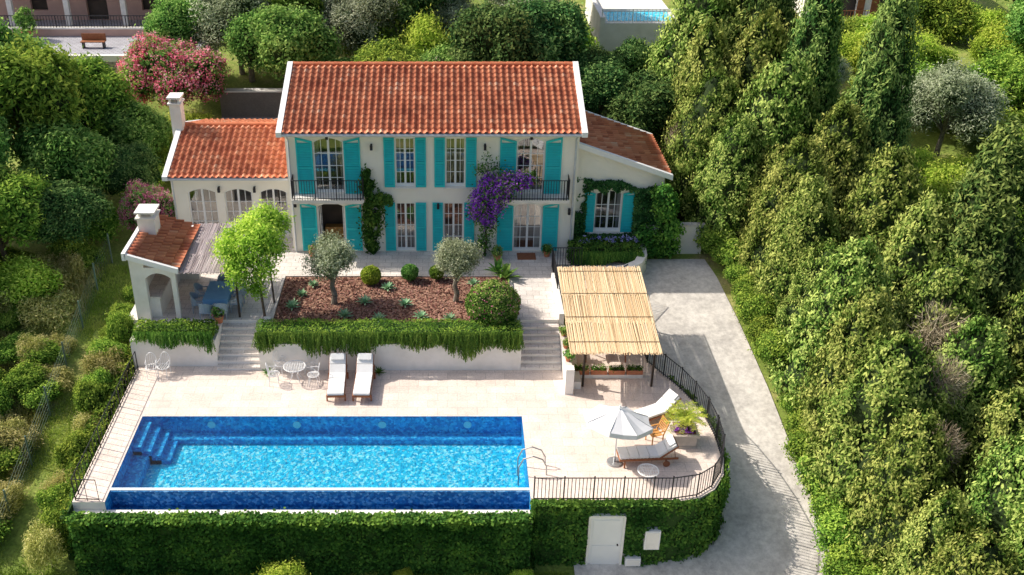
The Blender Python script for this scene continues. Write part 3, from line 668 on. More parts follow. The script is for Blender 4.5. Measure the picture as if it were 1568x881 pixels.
pos=[]
for y in np.arange(20,46,2.5): pos.append((15.7+rng.uniform(-.25,.3),y,rng.uniform(.72,.98)))
for y in np.arange(19,42,2.9): pos.append((19.0+rng.uniform(-.6,.6),y+.8,rng.uniform(.85,1.1)))
for y in np.arange(24,39,3.2): pos.append((22.6+rng.uniform(-.6,.6),y,rng.uniform(.8,1.0)))
pos+=[(18.2,44.6,1.0),(25.5,33,.9),(26,37,.9)]
pos+=[(13.9,46.2,.85),(13.3,49,1.0),(13.6,52.3,1.15),(13.8,55.8,1.3),(16.2,47.5,1.15),(16.2,51.5,1.25),(16.2,56,1.4),(16.6,60,1.3),(18.5,61,1.3)]
for i,(x,y,s) in enumerate(pos):
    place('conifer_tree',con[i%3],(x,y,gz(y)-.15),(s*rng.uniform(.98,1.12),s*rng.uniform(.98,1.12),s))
for (x,y,h,wd) in ((20.4,46.5,13.8,1.2),(18.1,49.5,13.3,1.2),(21.3,36.5,11.6,1.35),(20.9,28.4,9.6,1.3),(17.0,54,14,1.2)):
    place('italian_cypress',cyp[int(x*7)%2],(x,y,gz(y)-.15),(wd,wd,h/12))
for (x,y,z,s) in ((18.6,33.0,3.6,1.1),(17.7,30.2,3.3,.9),(16.9,28.0,2.2,.8),(12.2,50.3,5.0,.8),(-1.0,57.5,5.6,1.3),(-2.6,58,5.0,1.1)):
    place('dry_branches',twig,(x,y,z),(s,s,s*1.3))
for y in np.arange(24,46,1.3):
    place('roadside_shrub',shr[0],(14.35+rng.uniform(-.1,.25)-max(0,(y-36)*.12),y,gz(y)),rng.uniform(.7,1.1))
back=[]
for x in np.arange(-9,7.5,2.9): back.append((x+rng.uniform(-.6,.6),58.5+rng.uniform(-.8,1.5),rng.uniform(.8,1.1),'d' if x>2 else 'b'))
for x in (8.6,10.8,12.8): back.append((x,59.5,.62,'d'))
for x in np.arange(-16,7.5,3.4): back.append((x+rng.uniform(-1,1),64+rng.uniform(-1,1.5),rng.uniform(.9,1.3),random.choice('dbbo')))
for x in np.arange(-16,7,4): back.append((x+rng.uniform(-1,1),71+rng.uniform(-1,2),rng.uniform(1.0,1.5),random.choice('dbo')))
for x in np.arange(-30,44,4.5): back.append((x+rng.uniform(-1,1),88+rng.uniform(-1,3),rng.uniform(1.2,1.7),random.choice('dbo')))
for x,y in ((11,54),(8.5,56.3)): back.append((x,y,.85,'d'))
for x,y,s,t in ((-12.5,63.5,1.25,'o'),(-9.5,61.5,1.0,'o'),(-19.5,48,1.0,'b'),(-22,50,1.25,'b'),(-24.5,46,1.15,'b'),(-18.4,44.5,.7,'d'),(-21,43,.9,'b'),(-23.5,41,.9,'b'),(-17.4,53,.8,'b'),(-20,54,1.0,'b'),(-25,53,1.3,'b'),(-28,49,1.3,'b'),(-16.4,49,.6,'d'),(-24.5,37,.8,'b'),
    (28.4,55.5,1.0,'o'),(34,57,.8,'b'),(37,62,1.0,'b'),(22.5,61,.7,'o'),(38,67,1.1,'b'),(31,46,.7,'b'),(34.5,49,.9,'b'),(37,54,.9,'b')):
    back.append((x,y,s,t))
nm={'d':'evergreen_tree','b':'broadleaf_tree','o':'olive_tree'}
for i,(x,y,s,t) in enumerate(back):
    pr={'d':drk,'b':brd,'o':olvb}[t]
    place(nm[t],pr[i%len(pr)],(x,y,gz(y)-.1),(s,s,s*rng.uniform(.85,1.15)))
ys_=[(27,51,1.0),(31.5,52,1.1),(24.5,57,1.0),(32.5,57,1.2),(26,48.5,.9),(23.5,51,.9),(28.5,49.0,1.0),(24,46,.8),(27,44,1.0),(24.5,42.5,.9),(-14.9,56,.9),(-15.5,53.5,.8),(-13.5,55.5,.5),(2,57,.9),(-3,57,.8),(5,62.5,1.5),(-1,62,1.4),(-18,46.5,.9),(-19.5,41,.8),(-5,66,2.0),(7,63,1.3),(-12.8,57.5,.35),(-16.6,51.5,.7),(-16,55,.7)]
for k in range(34): ys_.append((rng.uniform(20.5,41),rng.uniform(58,72),rng.uniform(.7,1.25)))
for k in range(10): ys_.append((rng.uniform(22.5,30),rng.uniform(41,54),rng.uniform(.5,.9)))
for i,(x,y,s) in enumerate(ys_):
    place('yellow_green_shrub',yel[i%2],(x,y,gz(y)),(s*rng.uniform(.85,1.2),s*rng.uniform(.85,1.2),s*rng.uniform(.75,1.2)))
place('oleander_bush',olea,(-16.4,59.5,gz(59.5)),(1.35,1.1,1.05)); place('oleander_bush',olea,(-14.9,46.5,.9),(.45,.5,.7))
for k in range(90):
    y=rng.uniform(27.5,44); x=rng.uniform(-23,-17.0)
    place('wild_shrub',shr[0] if rng.uniform()<.25+.4*(y>37) else shr[1],(x,y,gz(y)-.1),(rng.uniform(.5,1.2),rng.uniform(.5,1.2),rng.uniform(.35,1.0)))
for k in range(5):
    y=36+k*1.3; place('garden_shrub',shr[0],(-14.7+rng.uniform(-.3,.3),y,gz(y)),rng.uniform(.4,.75))
for k in range(12):
    y=27.5+k*.95; place('garden_shrub',shr[k%3==0],(-14.35+rng.uniform(-.35,.1),y,gz(y)+.15),(rng.uniform(.5,.8),rng.uniform(.5,.9),rng.uniform(.6,1.3)))

def hedge(name,x0,x1,y0,y1,z0,z1,mat,dens=330,L=.05,W=.028,cm=None,zfun=None,la=.10,q=.09):
    e=root(name); areas=[(x1-x0)*(y1-y0),(x1-x0)*(z1-z0),(x1-x0)*(z1-z0),(y1-y0)*(z1-z0),(y1-y0)*(z1-z0)]
    Ps=[];Ns=[]
    for k,a in enumerate(areas):
        n=int(a*dens); u=rng.uniform(0,1,n); v=rng.uniform(0,1,n); X=x0+(x1-x0)*u
        if k==0: P=np.stack([X,y0+(y1-y0)*v,np.full(n,z1)],1); N=(0,0,1)
        elif k==1: P=np.stack([X,np.full(n,y0),z0+(z1-z0)*v],1); N=(0,-1,.2)
        elif k==2: P=np.stack([X,np.full(n,y1),z0+(z1-z0)*v],1); N=(0,1,.2)
        elif k==3: P=np.stack([np.full(n,x0),y0+(y1-y0)*u,z0+(z1-z0)*v],1); N=(-1,0,.2)
        else: P=np.stack([np.full(n,x1),y0+(y1-y0)*u,z0+(z1-z0)*v],1); N=(1,0,.2)
        N=np.tile(N,(n,1)).astype(float); P=P+N*(la*nz(P,2.2)+.05*nz(P,6)+rng.normal(0,.04,n))[:,None]
        Ps.append(P);Ns.append(N)
    P=np.concatenate(Ps);N=np.concatenate(Ns)
    if zfun is not None: P[:,2]+=zfun(P[:,1])
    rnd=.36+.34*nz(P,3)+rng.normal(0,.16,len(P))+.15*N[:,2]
    obj('leaves',leaves(name,P,N,L,W,rnd,mat,jn=.7),e)
    b=MB()
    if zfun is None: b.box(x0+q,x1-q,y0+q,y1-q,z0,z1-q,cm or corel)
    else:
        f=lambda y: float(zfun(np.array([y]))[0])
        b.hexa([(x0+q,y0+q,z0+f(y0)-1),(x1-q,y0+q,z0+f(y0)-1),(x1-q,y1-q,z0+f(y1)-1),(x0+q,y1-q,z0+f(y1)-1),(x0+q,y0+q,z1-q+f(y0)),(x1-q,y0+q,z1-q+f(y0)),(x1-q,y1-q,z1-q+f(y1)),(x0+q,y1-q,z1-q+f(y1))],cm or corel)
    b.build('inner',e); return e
hedge('side_hedge',-14.1,-13.45,27.6,38,-2.2,-.6,F_hed,260,.06,.032,zfun=lambda y:(y-27)*.1,la=.25,q=.24)
hedge('rosemary_hedge',-8.0,3.1,36.25,37.35,1.2,1.85,F_hed,420,.055,.018)
hedge('planter_hedge',-13.2,-9.9,36.6,37.5,1.2,1.75,F_hed,420,.05,.028)
def trailing(name,x0,x1,y,z,n,ln,mat):
    Ps=[];Ts=[];rn=[]
    for k in range(n):
        x=rng.uniform(x0,x1); L=ln*(.55+.45*math.sin(x*2.1)*math.sin(x*.9+1))*rng.uniform(.5,1.15)+.2; m=int(L*42); t=np.linspace(0,1,m)
        sw=rng.uniform(-.15,.15); o=rng.uniform(.05,.28)
        P=np.stack([x+sw*t+rng.normal(0,.015,m),y-o*np.sqrt(t)+rng.normal(0,.015,m),z-L*t**1.2],1); Ps.append(P); Ts.append(np.tile([sw,-.3,-1.],(m,1))); rn.append(np.full(m,rng.uniform(.1,.75))+.1*(1-t))
    P=np.concatenate(Ps); N=np.tile([0,-1,.3],(len(P),1))
    return obj(name,leaves(name,P,N,.06,.016,np.concatenate(rn),mat,np.concatenate(Ts),.5,.35))
trailing('trailing_rosemary',-8.0,3.1,36.2,1.85,850,.95,F_tr)
trailing('trailing_rosemary',-13.2,-9.9,36.5,1.7,230,.8,F_tr)
# ivy wall
Ps=[];Ns=[]
path=[(-13.3,31.5),(-13.3,27.38),(2.95,27.38),(2.95,27.76)]+arc[1:-1]
for (a,c) in zip(path[:-1],path[1:]):
    a=np.array(a);c=np.array(c);L=np.linalg.norm(c-a); d=(c-a)/L; nn=np.array([d[1],-d[0]])
    m=int(L*2.95*380); u=rng.uniform(0,1,m); xy=a+(c-a)*u[:,None]; top=np.where(xy[:,0]<2.96,-.33,.02)
    z=-3.1+(top+3.12)*rng.uniform(0,1,m)**.95
    P=np.concatenate([xy,z[:,None]],1); N=np.tile([nn[0],nn[1],.3],(m,1))
    off=.13+.17*nz(P,1.6)+.08*nz(P,4.5)+rng.normal(0,.045,m)
    P=P+N*np.maximum(off,.01)[:,None]; Ps.append(P);Ns.append(N)
m=13000; u=rng.uniform(-13.3,2.95,m); fp=np.stack([u,0*u,0*u],1)
P=np.stack([u,27.40+rng.normal(0,.11,m)-.10,-.33+np.abs(rng.normal(0,.06,m))+.08*nz(fp,3)],1); Ps.append(P);Ns.append(np.tile([0,-.3,1.],(m,1)))
m=3500; u=rng.uniform(2.95,8.2,m); P=np.stack([u,27.76+rng.normal(0,.06,m)-.05,.02+np.abs(rng.normal(0,.04,m))],1); Ps.append(P);Ns.append(np.tile([0,-.3,1.],(m,1)))
P=np.concatenate(Ps);N=np.concatenate(Ns)
k=~((P[:,0]>5.0)&(P[:,0]<6.35)&(P[:,2]<-.5)&(P[:,1]<28.2))
k&=~((P[:,0]>6.42)&(P[:,0]<7.03)&(P[:,2]<-2.38)&(P[:,2]>-2.78)&(P[:,1]<28.2))
k&=~((P[:,0]>7.02)&(P[:,0]<7.63)&(P[:,2]<-1.07)&(P[:,2]>-1.98)&(P[:,1]<28.2))
P=P[k];N=N[k]
iv=root('ivy_wall_covering'); rnd=.3+.22*nz(P,.8,1)+.3*nz(P,2.2,3)+rng.normal(0,.16,len(P))+.6*np.clip((P[:,2]+.75)*1.5,0,.6)  # leaf colour lightens toward the top, painting in the sunlit edge
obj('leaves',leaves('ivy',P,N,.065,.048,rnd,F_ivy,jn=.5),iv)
b=MB()
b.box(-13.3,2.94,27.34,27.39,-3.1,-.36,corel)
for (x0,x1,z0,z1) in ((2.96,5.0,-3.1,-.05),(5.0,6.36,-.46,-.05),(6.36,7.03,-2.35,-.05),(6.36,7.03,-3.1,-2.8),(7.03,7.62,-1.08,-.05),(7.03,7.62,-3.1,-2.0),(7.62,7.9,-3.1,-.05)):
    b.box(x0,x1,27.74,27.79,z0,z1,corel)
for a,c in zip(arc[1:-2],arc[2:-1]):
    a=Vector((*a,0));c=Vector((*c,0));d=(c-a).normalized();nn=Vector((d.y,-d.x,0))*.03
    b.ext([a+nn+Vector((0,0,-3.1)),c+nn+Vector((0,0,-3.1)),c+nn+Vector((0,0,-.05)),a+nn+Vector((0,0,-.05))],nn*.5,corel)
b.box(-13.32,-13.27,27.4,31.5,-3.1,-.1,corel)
b.build('inner',iv)

m=16000; P=np.stack([rng.uniform(6.2,10.8,m),45.36-np.abs(rng.normal(0,.14,m)),rng.uniform(.9,5.1,m)],1)
edge=5.0-.15*(P[:,0]-6.2)+.25*nz(P,2); k=(P[:,2]<edge)&~((P[:,0]>6.75)&(P[:,0]<9.05)&(P[:,2]>2.05)&(P[:,2]<4.35+.1*np.sin(P[:,0]*9)))
k&=~((P[:,2]>3.2)&(P[:,0]<6.7)&(nz(P,3)>.0)); P=P[k]
cl=root('climbing_jasmine'); obj('leaves',leaves('jas',P,np.tile([0,-1,.3],(len(P),1)),.075,.042,.35+.35*nz(P,2.5)+rng.normal(0,.15,len(P)),F_drk,jn=.6),cl)
LB=[(np.array([x,44.9+rng.uniform(-.5,.2),z]),rng.uniform(.3,.5)) for x,z in [(10.4,2),(10.6,3),(10.5,3.9),(10.9,2.6),(10.9,1.6),(10.2,1.3),(9.8,1.6),(10.3,4.4),(9.6,2.4),(10.7,1.2)]]
obj('bulk',lobeleaves('jb',LB,6000,F_ivy,.08,.045,tw=.1),cl); obj('inner',corem('jc',LB),cl)
hedge('planter_hedge',5.9,9.3,43.6,44.9,1.25,2.0,F_ivy,330,.08,.03,core)
trailing('trailing_plant',6.0,9.4,43.5,1.9,300,.7,F_ivy)
LB=[(np.array([x,44.5,2.12]),.14) for x in np.arange(6.6,9.3,.38)]
obj('agapanthus_flowers',lobeleaves('ag',LB,260,F_blu,.045,.035,per=6,tw=.06,mindens=.9))
b=MB()
arcp=[(7.3,41.9),(8.4,42.1),(9.2,42.7),(9.6,43.6),(9.7,44.8)]
b.prism(arcp+[(9.3,44.8),(9.2,43.7),(8.9,43.0),(8.3,42.5),(7.3,42.3)],.3,1.75,white); b.build('curved_planter_wall')
b=MB(); b.box(9.75,12.6,45.2,45.45,.7,2.5,white); b.box(9.7,12.65,45.15,45.5,2.5,2.56,pave); b.build('boundary_wall')

def facadevine(name,pts,n,mat,L=.07,W=.04,yb=44.7):
    pts=np.array(pts)
    seg=rng.integers(0,len(pts)-1,n); u=rng.uniform(0,1,n); c=pts[seg]*(1-u)[:,None]+pts[seg+1]*u[:,None]
    P=np.stack([c[:,0]+rng.normal(0,1,n)*c[:,2]*.5,yb-np.abs(rng.normal(0,1,n))*c[:,2]*.4,c[:,1]+rng.normal(0,.12,n)],1)
    kk=nz(P,3.2,2)>-.45; P=P[kk]
    return leaves(name,P,np.tile([0,-1,.4],(len(P),1)),L,W,.35+.35*nz(P,3)+rng.normal(0,.15,len(P)),mat,jn=.7)
vn=root('facade_climber'); obj('leaves',facadevine('fv',[(-3.6,1.35,.25),(-3.75,2.0,.35),(-3.6,2.9,.5),(-3.65,3.6,.45),(-3.4,4.2,.5),(-3.75,4.8,.35),(-3.8,5.6,.2)],5000,F_ivy),vn)
obj('side',facadevine('fv2',[(-3.5,4.1,.3),(-2.9,4.2,.2),(-2.7,4.0,.1)],500,F_brd),vn)
b=MB(); b.tube([(-3.6,44.6,1.3),(-3.7,44.65,2.4),(-3.6,44.6,3.4),(-3.75,44.7,5)],.035,bark,6,.015); b.build('stem',vn)
bg=root('bougainvillea')
LB=[(np.array([x,y,z]),r) for x,y,z,r in [(1.7,44.3,4.3,.5),(2.1,44.2,4.7,.5),(2.5,44.1,5.1,.48),(2.9,44.0,5.35,.42),(3.3,43.9,5.4,.34),(3.7,43.85,5.45,.25),(1.5,44.4,3.9,.42),(2.2,44.2,4.0,.4),(1.7,44.4,3.4,.36),(2.6,44.1,4.5,.35),(1.95,44.3,5.2,.36),(1.3,44.4,3.5,.25),(2.0,44.4,3.2,.25)]]
obj('bracts',lobeleaves('bgl',LB,6200,F_pur,.055,.042,per=9,tw=.1,mindens=.5),bg)
LB2=LB+[(np.array([1.9,44.4,2.7]),.35),(np.array([1.75,44.4,2.1]),.3),(np.array([1.6,44.5,5.7]),.25),(np.array([2.2,44.3,5.9]),.25),(np.array([1.9,44.3,6.3]),.18),(np.array([1.7,44.4,1.7]),.3)]
obj('leaves',lobeleaves('bgg',LB2,5000,F_ivy,.06,.035,per=8,tw=.16,mindens=.3,outer=.92),bg)
b=MB(); b.tube([(1.8,44.3,1.3),(1.9,44.4,2.2),(1.75,44.45,3.2),(2.1,44.3,4.4),(2.6,44.1,5.1)],.06,bark,7,.02); b.tube([(1.75,44.45,3.2),(1.8,44.4,4.6),(1.9,44.3,6.2)],.03,bark,6,.01); b.build('stem',bg)

def olive(name,x,y,z,s):
    LB=lobes(20,.9,.72,2.0,.38); e=root(name,(x,y,z),0,s)
    obj('crown',lobeleaves('ol',LB,15000,F_olv,.055,.016,per=10,tw=.12,mindens=.5),e)
    limbs=[((.05,0,1.0),tuple(l[0]),.05) for l in LB]
    obj('trunk',trunkmesh('olt',[(0,0,-.05),(.08,-.03,.4),(-.03,.03,.8),(.05,0,1.15)],.13,.09,limbs,barkg),e)
olive('olive_tree',-5.1,39.6,1.33,1.08); olive('olive_tree',.35,39.8,1.33,1.0)
def ball(name,x,y,z,r,mat,fl=None,n=9000):
    e=root(name,(x,y,z)); d=nrm(rng.normal(size=(n,3))); P=d*r*(1+.07*nz(d*4,1.0)+rng.normal(0,.035,n))[:,None]; P[:,2]*=.92
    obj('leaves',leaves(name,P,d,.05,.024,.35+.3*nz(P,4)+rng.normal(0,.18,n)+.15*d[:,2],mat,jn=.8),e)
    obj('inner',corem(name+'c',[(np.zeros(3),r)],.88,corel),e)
    if fl:
        k=rng.choice(n,600); obj('flowers',leaves(name+'f',P[k]*1.03,d[k],.035,.03,rng.uniform(0,1,600),fl),e)
ball('round_shrub',1.95,37.9,2.2,1.12,F_con,F_pnk,13000)
ball('round_shrub',-3.55,41.5,1.75,.45,F_yel,None,3000); ball('small_conifer',-1.75,41.7,1.8,.38,F_brd,None,2500); ball('small_conifer',-.5,41.8,1.75,.33,F_hed,None,2000)
def rosette(name,x,y,z,n,L,w,mat,up=.9):
    V=[];F=[];rn=[]
    for k in range(n):
        a=k*2.399; el=up*(k/n)+.25; l=L*random.uniform(.8,1.1); d=np.array([math.cos(a),math.sin(a),0]); s=np.array([-math.sin(a),math.cos(a),0]); b0=len(V); K=5
        for q in range(K+1):
            t=q/K; c=d*l*t*math.cos(el)+np.array([0,0,l*(t*math.sin(el)-.18*t*t*math.cos(el))]); ww=w*(1-t**2)*.5*(0.6+t*.8)+.002
            V+=[c-s*ww+[0,0,ww*.4],c-[0,0,0],c+s*ww+[0,0,ww*.4]]
        for q in range(K):
            o=b0+q*3; F+=[(o,o+1,o+4,o+3),(o+1,o+2,o+5,o+4)]; rn+=[random.uniform(.3,.8)]*2
    return obj(name,npmesh(name,np.array(V),np.array(F),[mat],np.array(rn)),None,(x,y,z))
for x,y,s in ((-2.75,40.9,.4),(-3.7,39.6,.45),(-1.9,39.4,.42),(-4.5,38.4,.45),(-3.0,38.1,.45),(-1.15,38.3,.42),(-6.9,39.2,.45),(-6.6,40.3,.35),(-6.2,41.2,.35),(.1,38.1,.4),(1.6,40.4,.4),(1.2,41.3,.4)):
    rosette('agave_plant',x,y,1.36,26,s,.11,F_aga)
for x,y in ((-7.6,35.9),(-2.9,35.95)): rosette('agave_plant',x,y,0.02,22,.35,.06,F_ivy)
for x,y,L in ((2.4,42.4,.9),(2.75,41.9,.8)): rosette('broad_leaf_plant',x,y,1.35,20,L,.22,F_brd,1.3)

LB=[(np.array(c),r) for c,r in [((-8.3,38.6,4.5),.55),((-8.9,38.4,4.1),.5),((-7.8,38.9,4.9),.5),((-7.5,39.2,4.4),.45),((-8.5,39.4,5.0),.5),((-7.9,40.0,5.3),.5),((-8.9,38.1,3.6),.45),((-7.8,38.3,3.8),.42),((-9.4,38.6,4.5),.4),((-7.4,40.5,4.9),.42),((-8.2,38.1,3.0),.35),((-9.3,39.4,4.7),.4)]]
wt=root('wisteria_tree'); obj('crown',lobeleaves('wl',LB,14000,F_yel,.085,.028,per=12,tw=.16,mindens=.5),wt)
b=MB(); b.tube([(-8.0,38.45,1.3),(-8.05,38.4,2.5),(-8.0,38.5,3.6),(-8.3,38.6,4.4)],.06,bark,7,.04); b.tube([(-7.75,39.6,1.3),(-7.8,39.6,3),(-7.8,39.9,5)],.045,bark,7,.03)
for c,r in LB[::2]: b.tube([(-8.0,38.5,3.4),tuple((c+np.array([-8.0,38.5,3.6]))/2),tuple(c)],.03,bark,5,.01)
b.build('trunk',wt)

# ---------------------------------------------------------------- furniture
def lounger(name,x,y,z,rz,back=35,mat=None,sc=1.1):
    b=MB(); b.M=Matrix.Translation((x,y,z))@Matrix.Rotation(rz,4,'Z')@Matrix.Scale(sc,4); wd=mat or wood
    for sx in (-.32,.29): b.box(sx,sx+.03+.0,-1.0,1.0,.26,.34,wd)
    for yy in (-.85,.55):
        for sx in (-.34,.30): b.box(sx,sx+.05,yy,yy+.06,0,.26,wd)
    b.box(-.29,.29,-1.0,-.94,.26,.34,wd)
    for k in range(10): b.box(-.29,.29,-.9+k*.125,-.82+k*.125,.30,.325,wd)
    for k in range(4): b.box(-.29,.29,-.98+k*.335,-.66+k*.335,.345,.43,cushion)
    bm=b.M.copy(); b.M=bm@Matrix.Translation((0,.36,.345))@Matrix.Rotation(R(back),4,'X')
    b.box(-.29,.29,0,.35,0,.09,cushion); b.box(-.29,.29,.365,.72,0,.09,cushion); b.box(-.32,.32,0,.74,-.05,-.005,wd); b.box(-.24,.24,.5,.74,.09,.16,cushion)
    b.M=bm; b.tube([(-.28,.9,.28),(-.28,.85,.62)],.015,wd,5); b.tube([(.28,.9,.28),(.28,.85,.62)],.015,wd,5)
    b.cyl((-.37,.6,.12),(-.33,.6,.12),.12,.12,12,wd); b.cyl((.33,.6,.12),(.37,.6,.12),.12,.12,12,wd)
    return b.build(name,None,False,.012)
lounger('sun_lounger',-4.55,34.9,0,R(2),42,sc=1.15); lounger('sun_lounger',-3.45,34.9,0,R(-1),42,sc=1.15)
lounger('sun_lounger',7.4,30.1,0,R(-86),38); lounger('sun_lounger',8.1,32.7,0,R(-62),38)
b=MB(); b.M=Matrix.Translation((7.9,31.25,0))@Matrix.Rotation(R(-70),4,'Z')
for sx in (-.25,.22):
    b.box(sx,sx+.03,-.25,-.21,0,.62,woody); b.box(sx,sx+.03,.2,.24,0,.5,woody); b.box(sx-.01,sx+.04,-.27,.25,.6,.63,woody)
    b.hexa([(sx,.2,.42),(sx+.03,.2,.42),(sx+.03,.24,.42),(sx,.24,.42),(sx,.42,1.0),(sx+.03,.42,1.0),(sx+.03,.46,1.0),(sx,.46,1.0)],woody)
for k in range(7): b.box(-.22,.22,-.24+k*.066,-.19+k*.066,.42,.44,woody)
for k in range(6):
    z=.52+k*.08; yy=.22+(z-.42)*.38; b.box(-.22,.22,yy,yy+.02,z,z+.055,woody)
b.build('wooden_armchair')
um=MB(); ux,uy=6.2,30.0; um.M=Matrix.Translation((ux,uy,0))
um.cyl((0,0,.06),(.08,.4,2.3),.028,.028,8,whitep); um.cyl((0,0,0),(0,0,.07),.3,.28,20,grey)
um.cyl((0,0,.07),(0,0,.3),.045,.045,10,grey)
um.M=Matrix.Translation((ux+.07,uy+.38,1.68))@Matrix.Rotation(R(-10),4,'X')@Matrix.Rotation(R(6),4,'Y')
N=8; rr=1.3; HH=.5
for k in range(N):
    a0=2*math.pi*(k+.5)/N; a1=2*math.pi*(k+1.5)/N; K=5; pr=None
    def pt(a,t,sag): 
        return (math.cos(a)*rr*t,math.sin(a)*rr*t,HH*(1-t)**1.15+.02-sag*t)
    am=(a0+a1)/2; ru=math.cos(math.pi/N)*.97
    for q in range(K+1):
        t=q/K; p=[pt(a0,t,0),(math.cos(am)*rr*ru*t,math.sin(am)*rr*ru*t,HH*(1-t)**1.15+.02-.05*t),pt(a1,t,0)]
        if pr: um.add([pr[0],pr[1],p[1],p[0]],[(0,1,2,3)],canvas); um.add([pr[1],pr[2],p[2],p[1]],[(0,1,2,3)],canvas)
        pr=p
    lo=[(c[0]*1.005,c[1]*1.005,c[2]-.17) for c in pr]
    um.add([pr[0],pr[1],lo[1],lo[0]],[(0,1,2,3)],canvas); um.add([pr[1],pr[2],lo[2],lo[1]],[(0,1,2,3)],canvas)
    um.tube([(0,0,HH-.03),pt(a0,1,.0)],.012,grey,5); um.cyl((0,0,.1),pt(a0,.55,.05),.008,.008,5,whitep)
um.cyl((0,0,HH),(0,0,HH+.12),.03,.015,8,whitep)
um.build('patio_umbrella')
b=MB(); px,py=9.0,31.3
pm=M('stone_planter',(.68,.6,.53),(.56,.49,.43),5,.8)
b.box(px-.42,px+.42,py-.42,py+.42,.07,.5,pm); b.box(px-.5,px+.5,py-.5,py+.5,.5,.6,pm); b.box(px-.38,px+.38,py-.38,py+.38,.6,.63,mulch); b.box(px-.46,px+.46,py-.46,py+.46,0,.07,pm)
b.cyl((px,py,.6),(px,py,1.0),.16,.2,10,bark)
pp=b.build('potted_palm')
P=[];T=[];Nn=[]
for k in range(34):
    a=k*2.399; el=1.25-1.1*(k/34); l=.85
    for q in range(1,17):
        t=q/16; c=np.array([math.cos(a)*l*t*math.cos(el*(1-.4*t)),math.sin(a)*l*t*math.cos(el*(1-.4*t)),l*t*math.sin(el)-.35*t*t])
        for s in (-1,1):
            sd=np.array([-math.sin(a)*s,math.cos(a)*s,.25]); P.append(c+sd*.09*(1.1-t*.6)+[px,py,1.02]); T.append(sd+np.array([math.cos(a),math.sin(a),0])*.6); Nn.append([0,0,1.])
o=obj('fronds',leaves('fr',np.array(P),np.array(Nn),.11,.016,rng.uniform(.3,.9,len(P)),F_yel,np.array(T),.25,.1),pp)
LBp=[(np.array([px+dx,py+dy,.68]),.12) for dx,dy in ((-.25,-.25),(.25,-.25),(0,-.3),(.28,0),(-.3,0))]
obj('flowers',lobeleaves('pf',LBp,300,F_pur,.035,.03,per=5,tw=.05),pp)
def roundtable(b,x,y,r,h,mat,z=0):
    n=20; pts=[(x+math.cos(2*math.pi*k/n)*r,y+math.sin(2*math.pi*k/n)*r,z+h) for k in range(n+1)]
    b.tube(pts,.018,mat,5)
    for k in range(9):
        dx=-r+2*r*(k+.5)/9; hh=math.sqrt(r*r-dx*dx); b.cyl((x+dx,y-hh,z+h),(x+dx,y+hh,z+h),.011,.011,4,mat); b.cyl((x-hh,y+dx,z+h),(x+hh,y+dx,z+h),.011,.011,4,mat)
    for k in range(4):
        a=math.pi/4+k*math.pi/2; b.tube([(x+math.cos(a)*r*.85,y+math.sin(a)*r*.85,z+h),(x+math.cos(a)*.12,y+math.sin(a)*.12,z+h*.5),(x+math.cos(a)*r*.75,y+math.sin(a)*r*.75,z)],.014,mat,5)
b=MB(); roundtable(b,-6.35,35.4,.45,.73,whitep); b.build('bistro_table')
def ironchair(x,y,rz,name='iron_chair',z=0):
    b=MB(); b.M=Matrix.Translation((x,y,z))@Matrix.Rotation(rz,4,'Z')@Matrix.Scale(1.1,4)
    n=14; b.tube([(math.cos(2*math.pi*k/n)*.22,math.sin(2*math.pi*k/n)*.22,.45) for k in range(n+1)],.014,whitep,5)
    for k in range(5):
        d=-.17+.085*k; hh=math.sqrt(.22**2-d*d); b.cyl((d,-hh,.45),(d,hh,.45),.011,.011,4,whitep)
    for sx in (-.17,.17):
        b.cyl((sx,-.17,0),(sx,-.14,.45),.013,.013,5,whitep); b.cyl((sx,.2,0),(sx,.14,.45),.013,.013,5,whitep)
        b.tube([(sx,.14,.45),(sx*1.1,-.12,.66),(sx*1.15,.18,.66)],.012,whitep,5)
    ar=[(.2*math.cos(t),.2+.06*math.sin(t),.62+.32*math.sin(t)) for t in np.linspace(0,math.pi,9)]
    b.tube([(.19,.15,.45)]+ar+[(-.19,.15,.45)],.014,whitep,5)
    for k in range(4):
        sx=-.12+.08*k; b.cyl((sx,.17,.45),(sx,.24,.88),.01,.01,4,whitep)
    b.build(name)
ironchair(-7.2,35.2,R(100)); ironchair(-7.0,35.95,R(60)); ironchair(-5.75,35.9,R(-40)); ironchair(-5.55,35.15,R(-90))
ironchair(-12.4,35.7,R(10)); ironchair(-11.9,35.75,R(-10))
b=MB(); roundtable(b,7.25,29.0,.38,.45,whitep); b.build('round_side_table')
b=MB(); tx,ty,tz=-10.15,39.5,1.3
b.box(tx-.55,tx+.55,ty-.85,ty+.85,tz+.72,tz+.76,cloth)
for s in (-1,1):
    b.add([(tx+s*.552,ty-.85,tz+.5),(tx+s*.552,ty+.85,tz+.5),(tx+s*.552,ty+.85,tz+.76),(tx+s*.552,ty-.85,tz+.76)],[(0,1,2,3)],cloth)
    b.add([(tx-.55,ty+s*.852,tz+.5),(tx+.55,ty+s*.852,tz+.5),(tx+.55,ty+s*.852,tz+.76),(tx-.55,ty+s*.852,tz+.76)],[(0,1,2,3)],cloth)
    for q in (-1,1): b.box(tx+s*.45-.03,tx+s*.45+.03,ty+q*.75-.03,ty+q*.75+.03,tz,tz+.72,wicker)
b.build('dining_table')
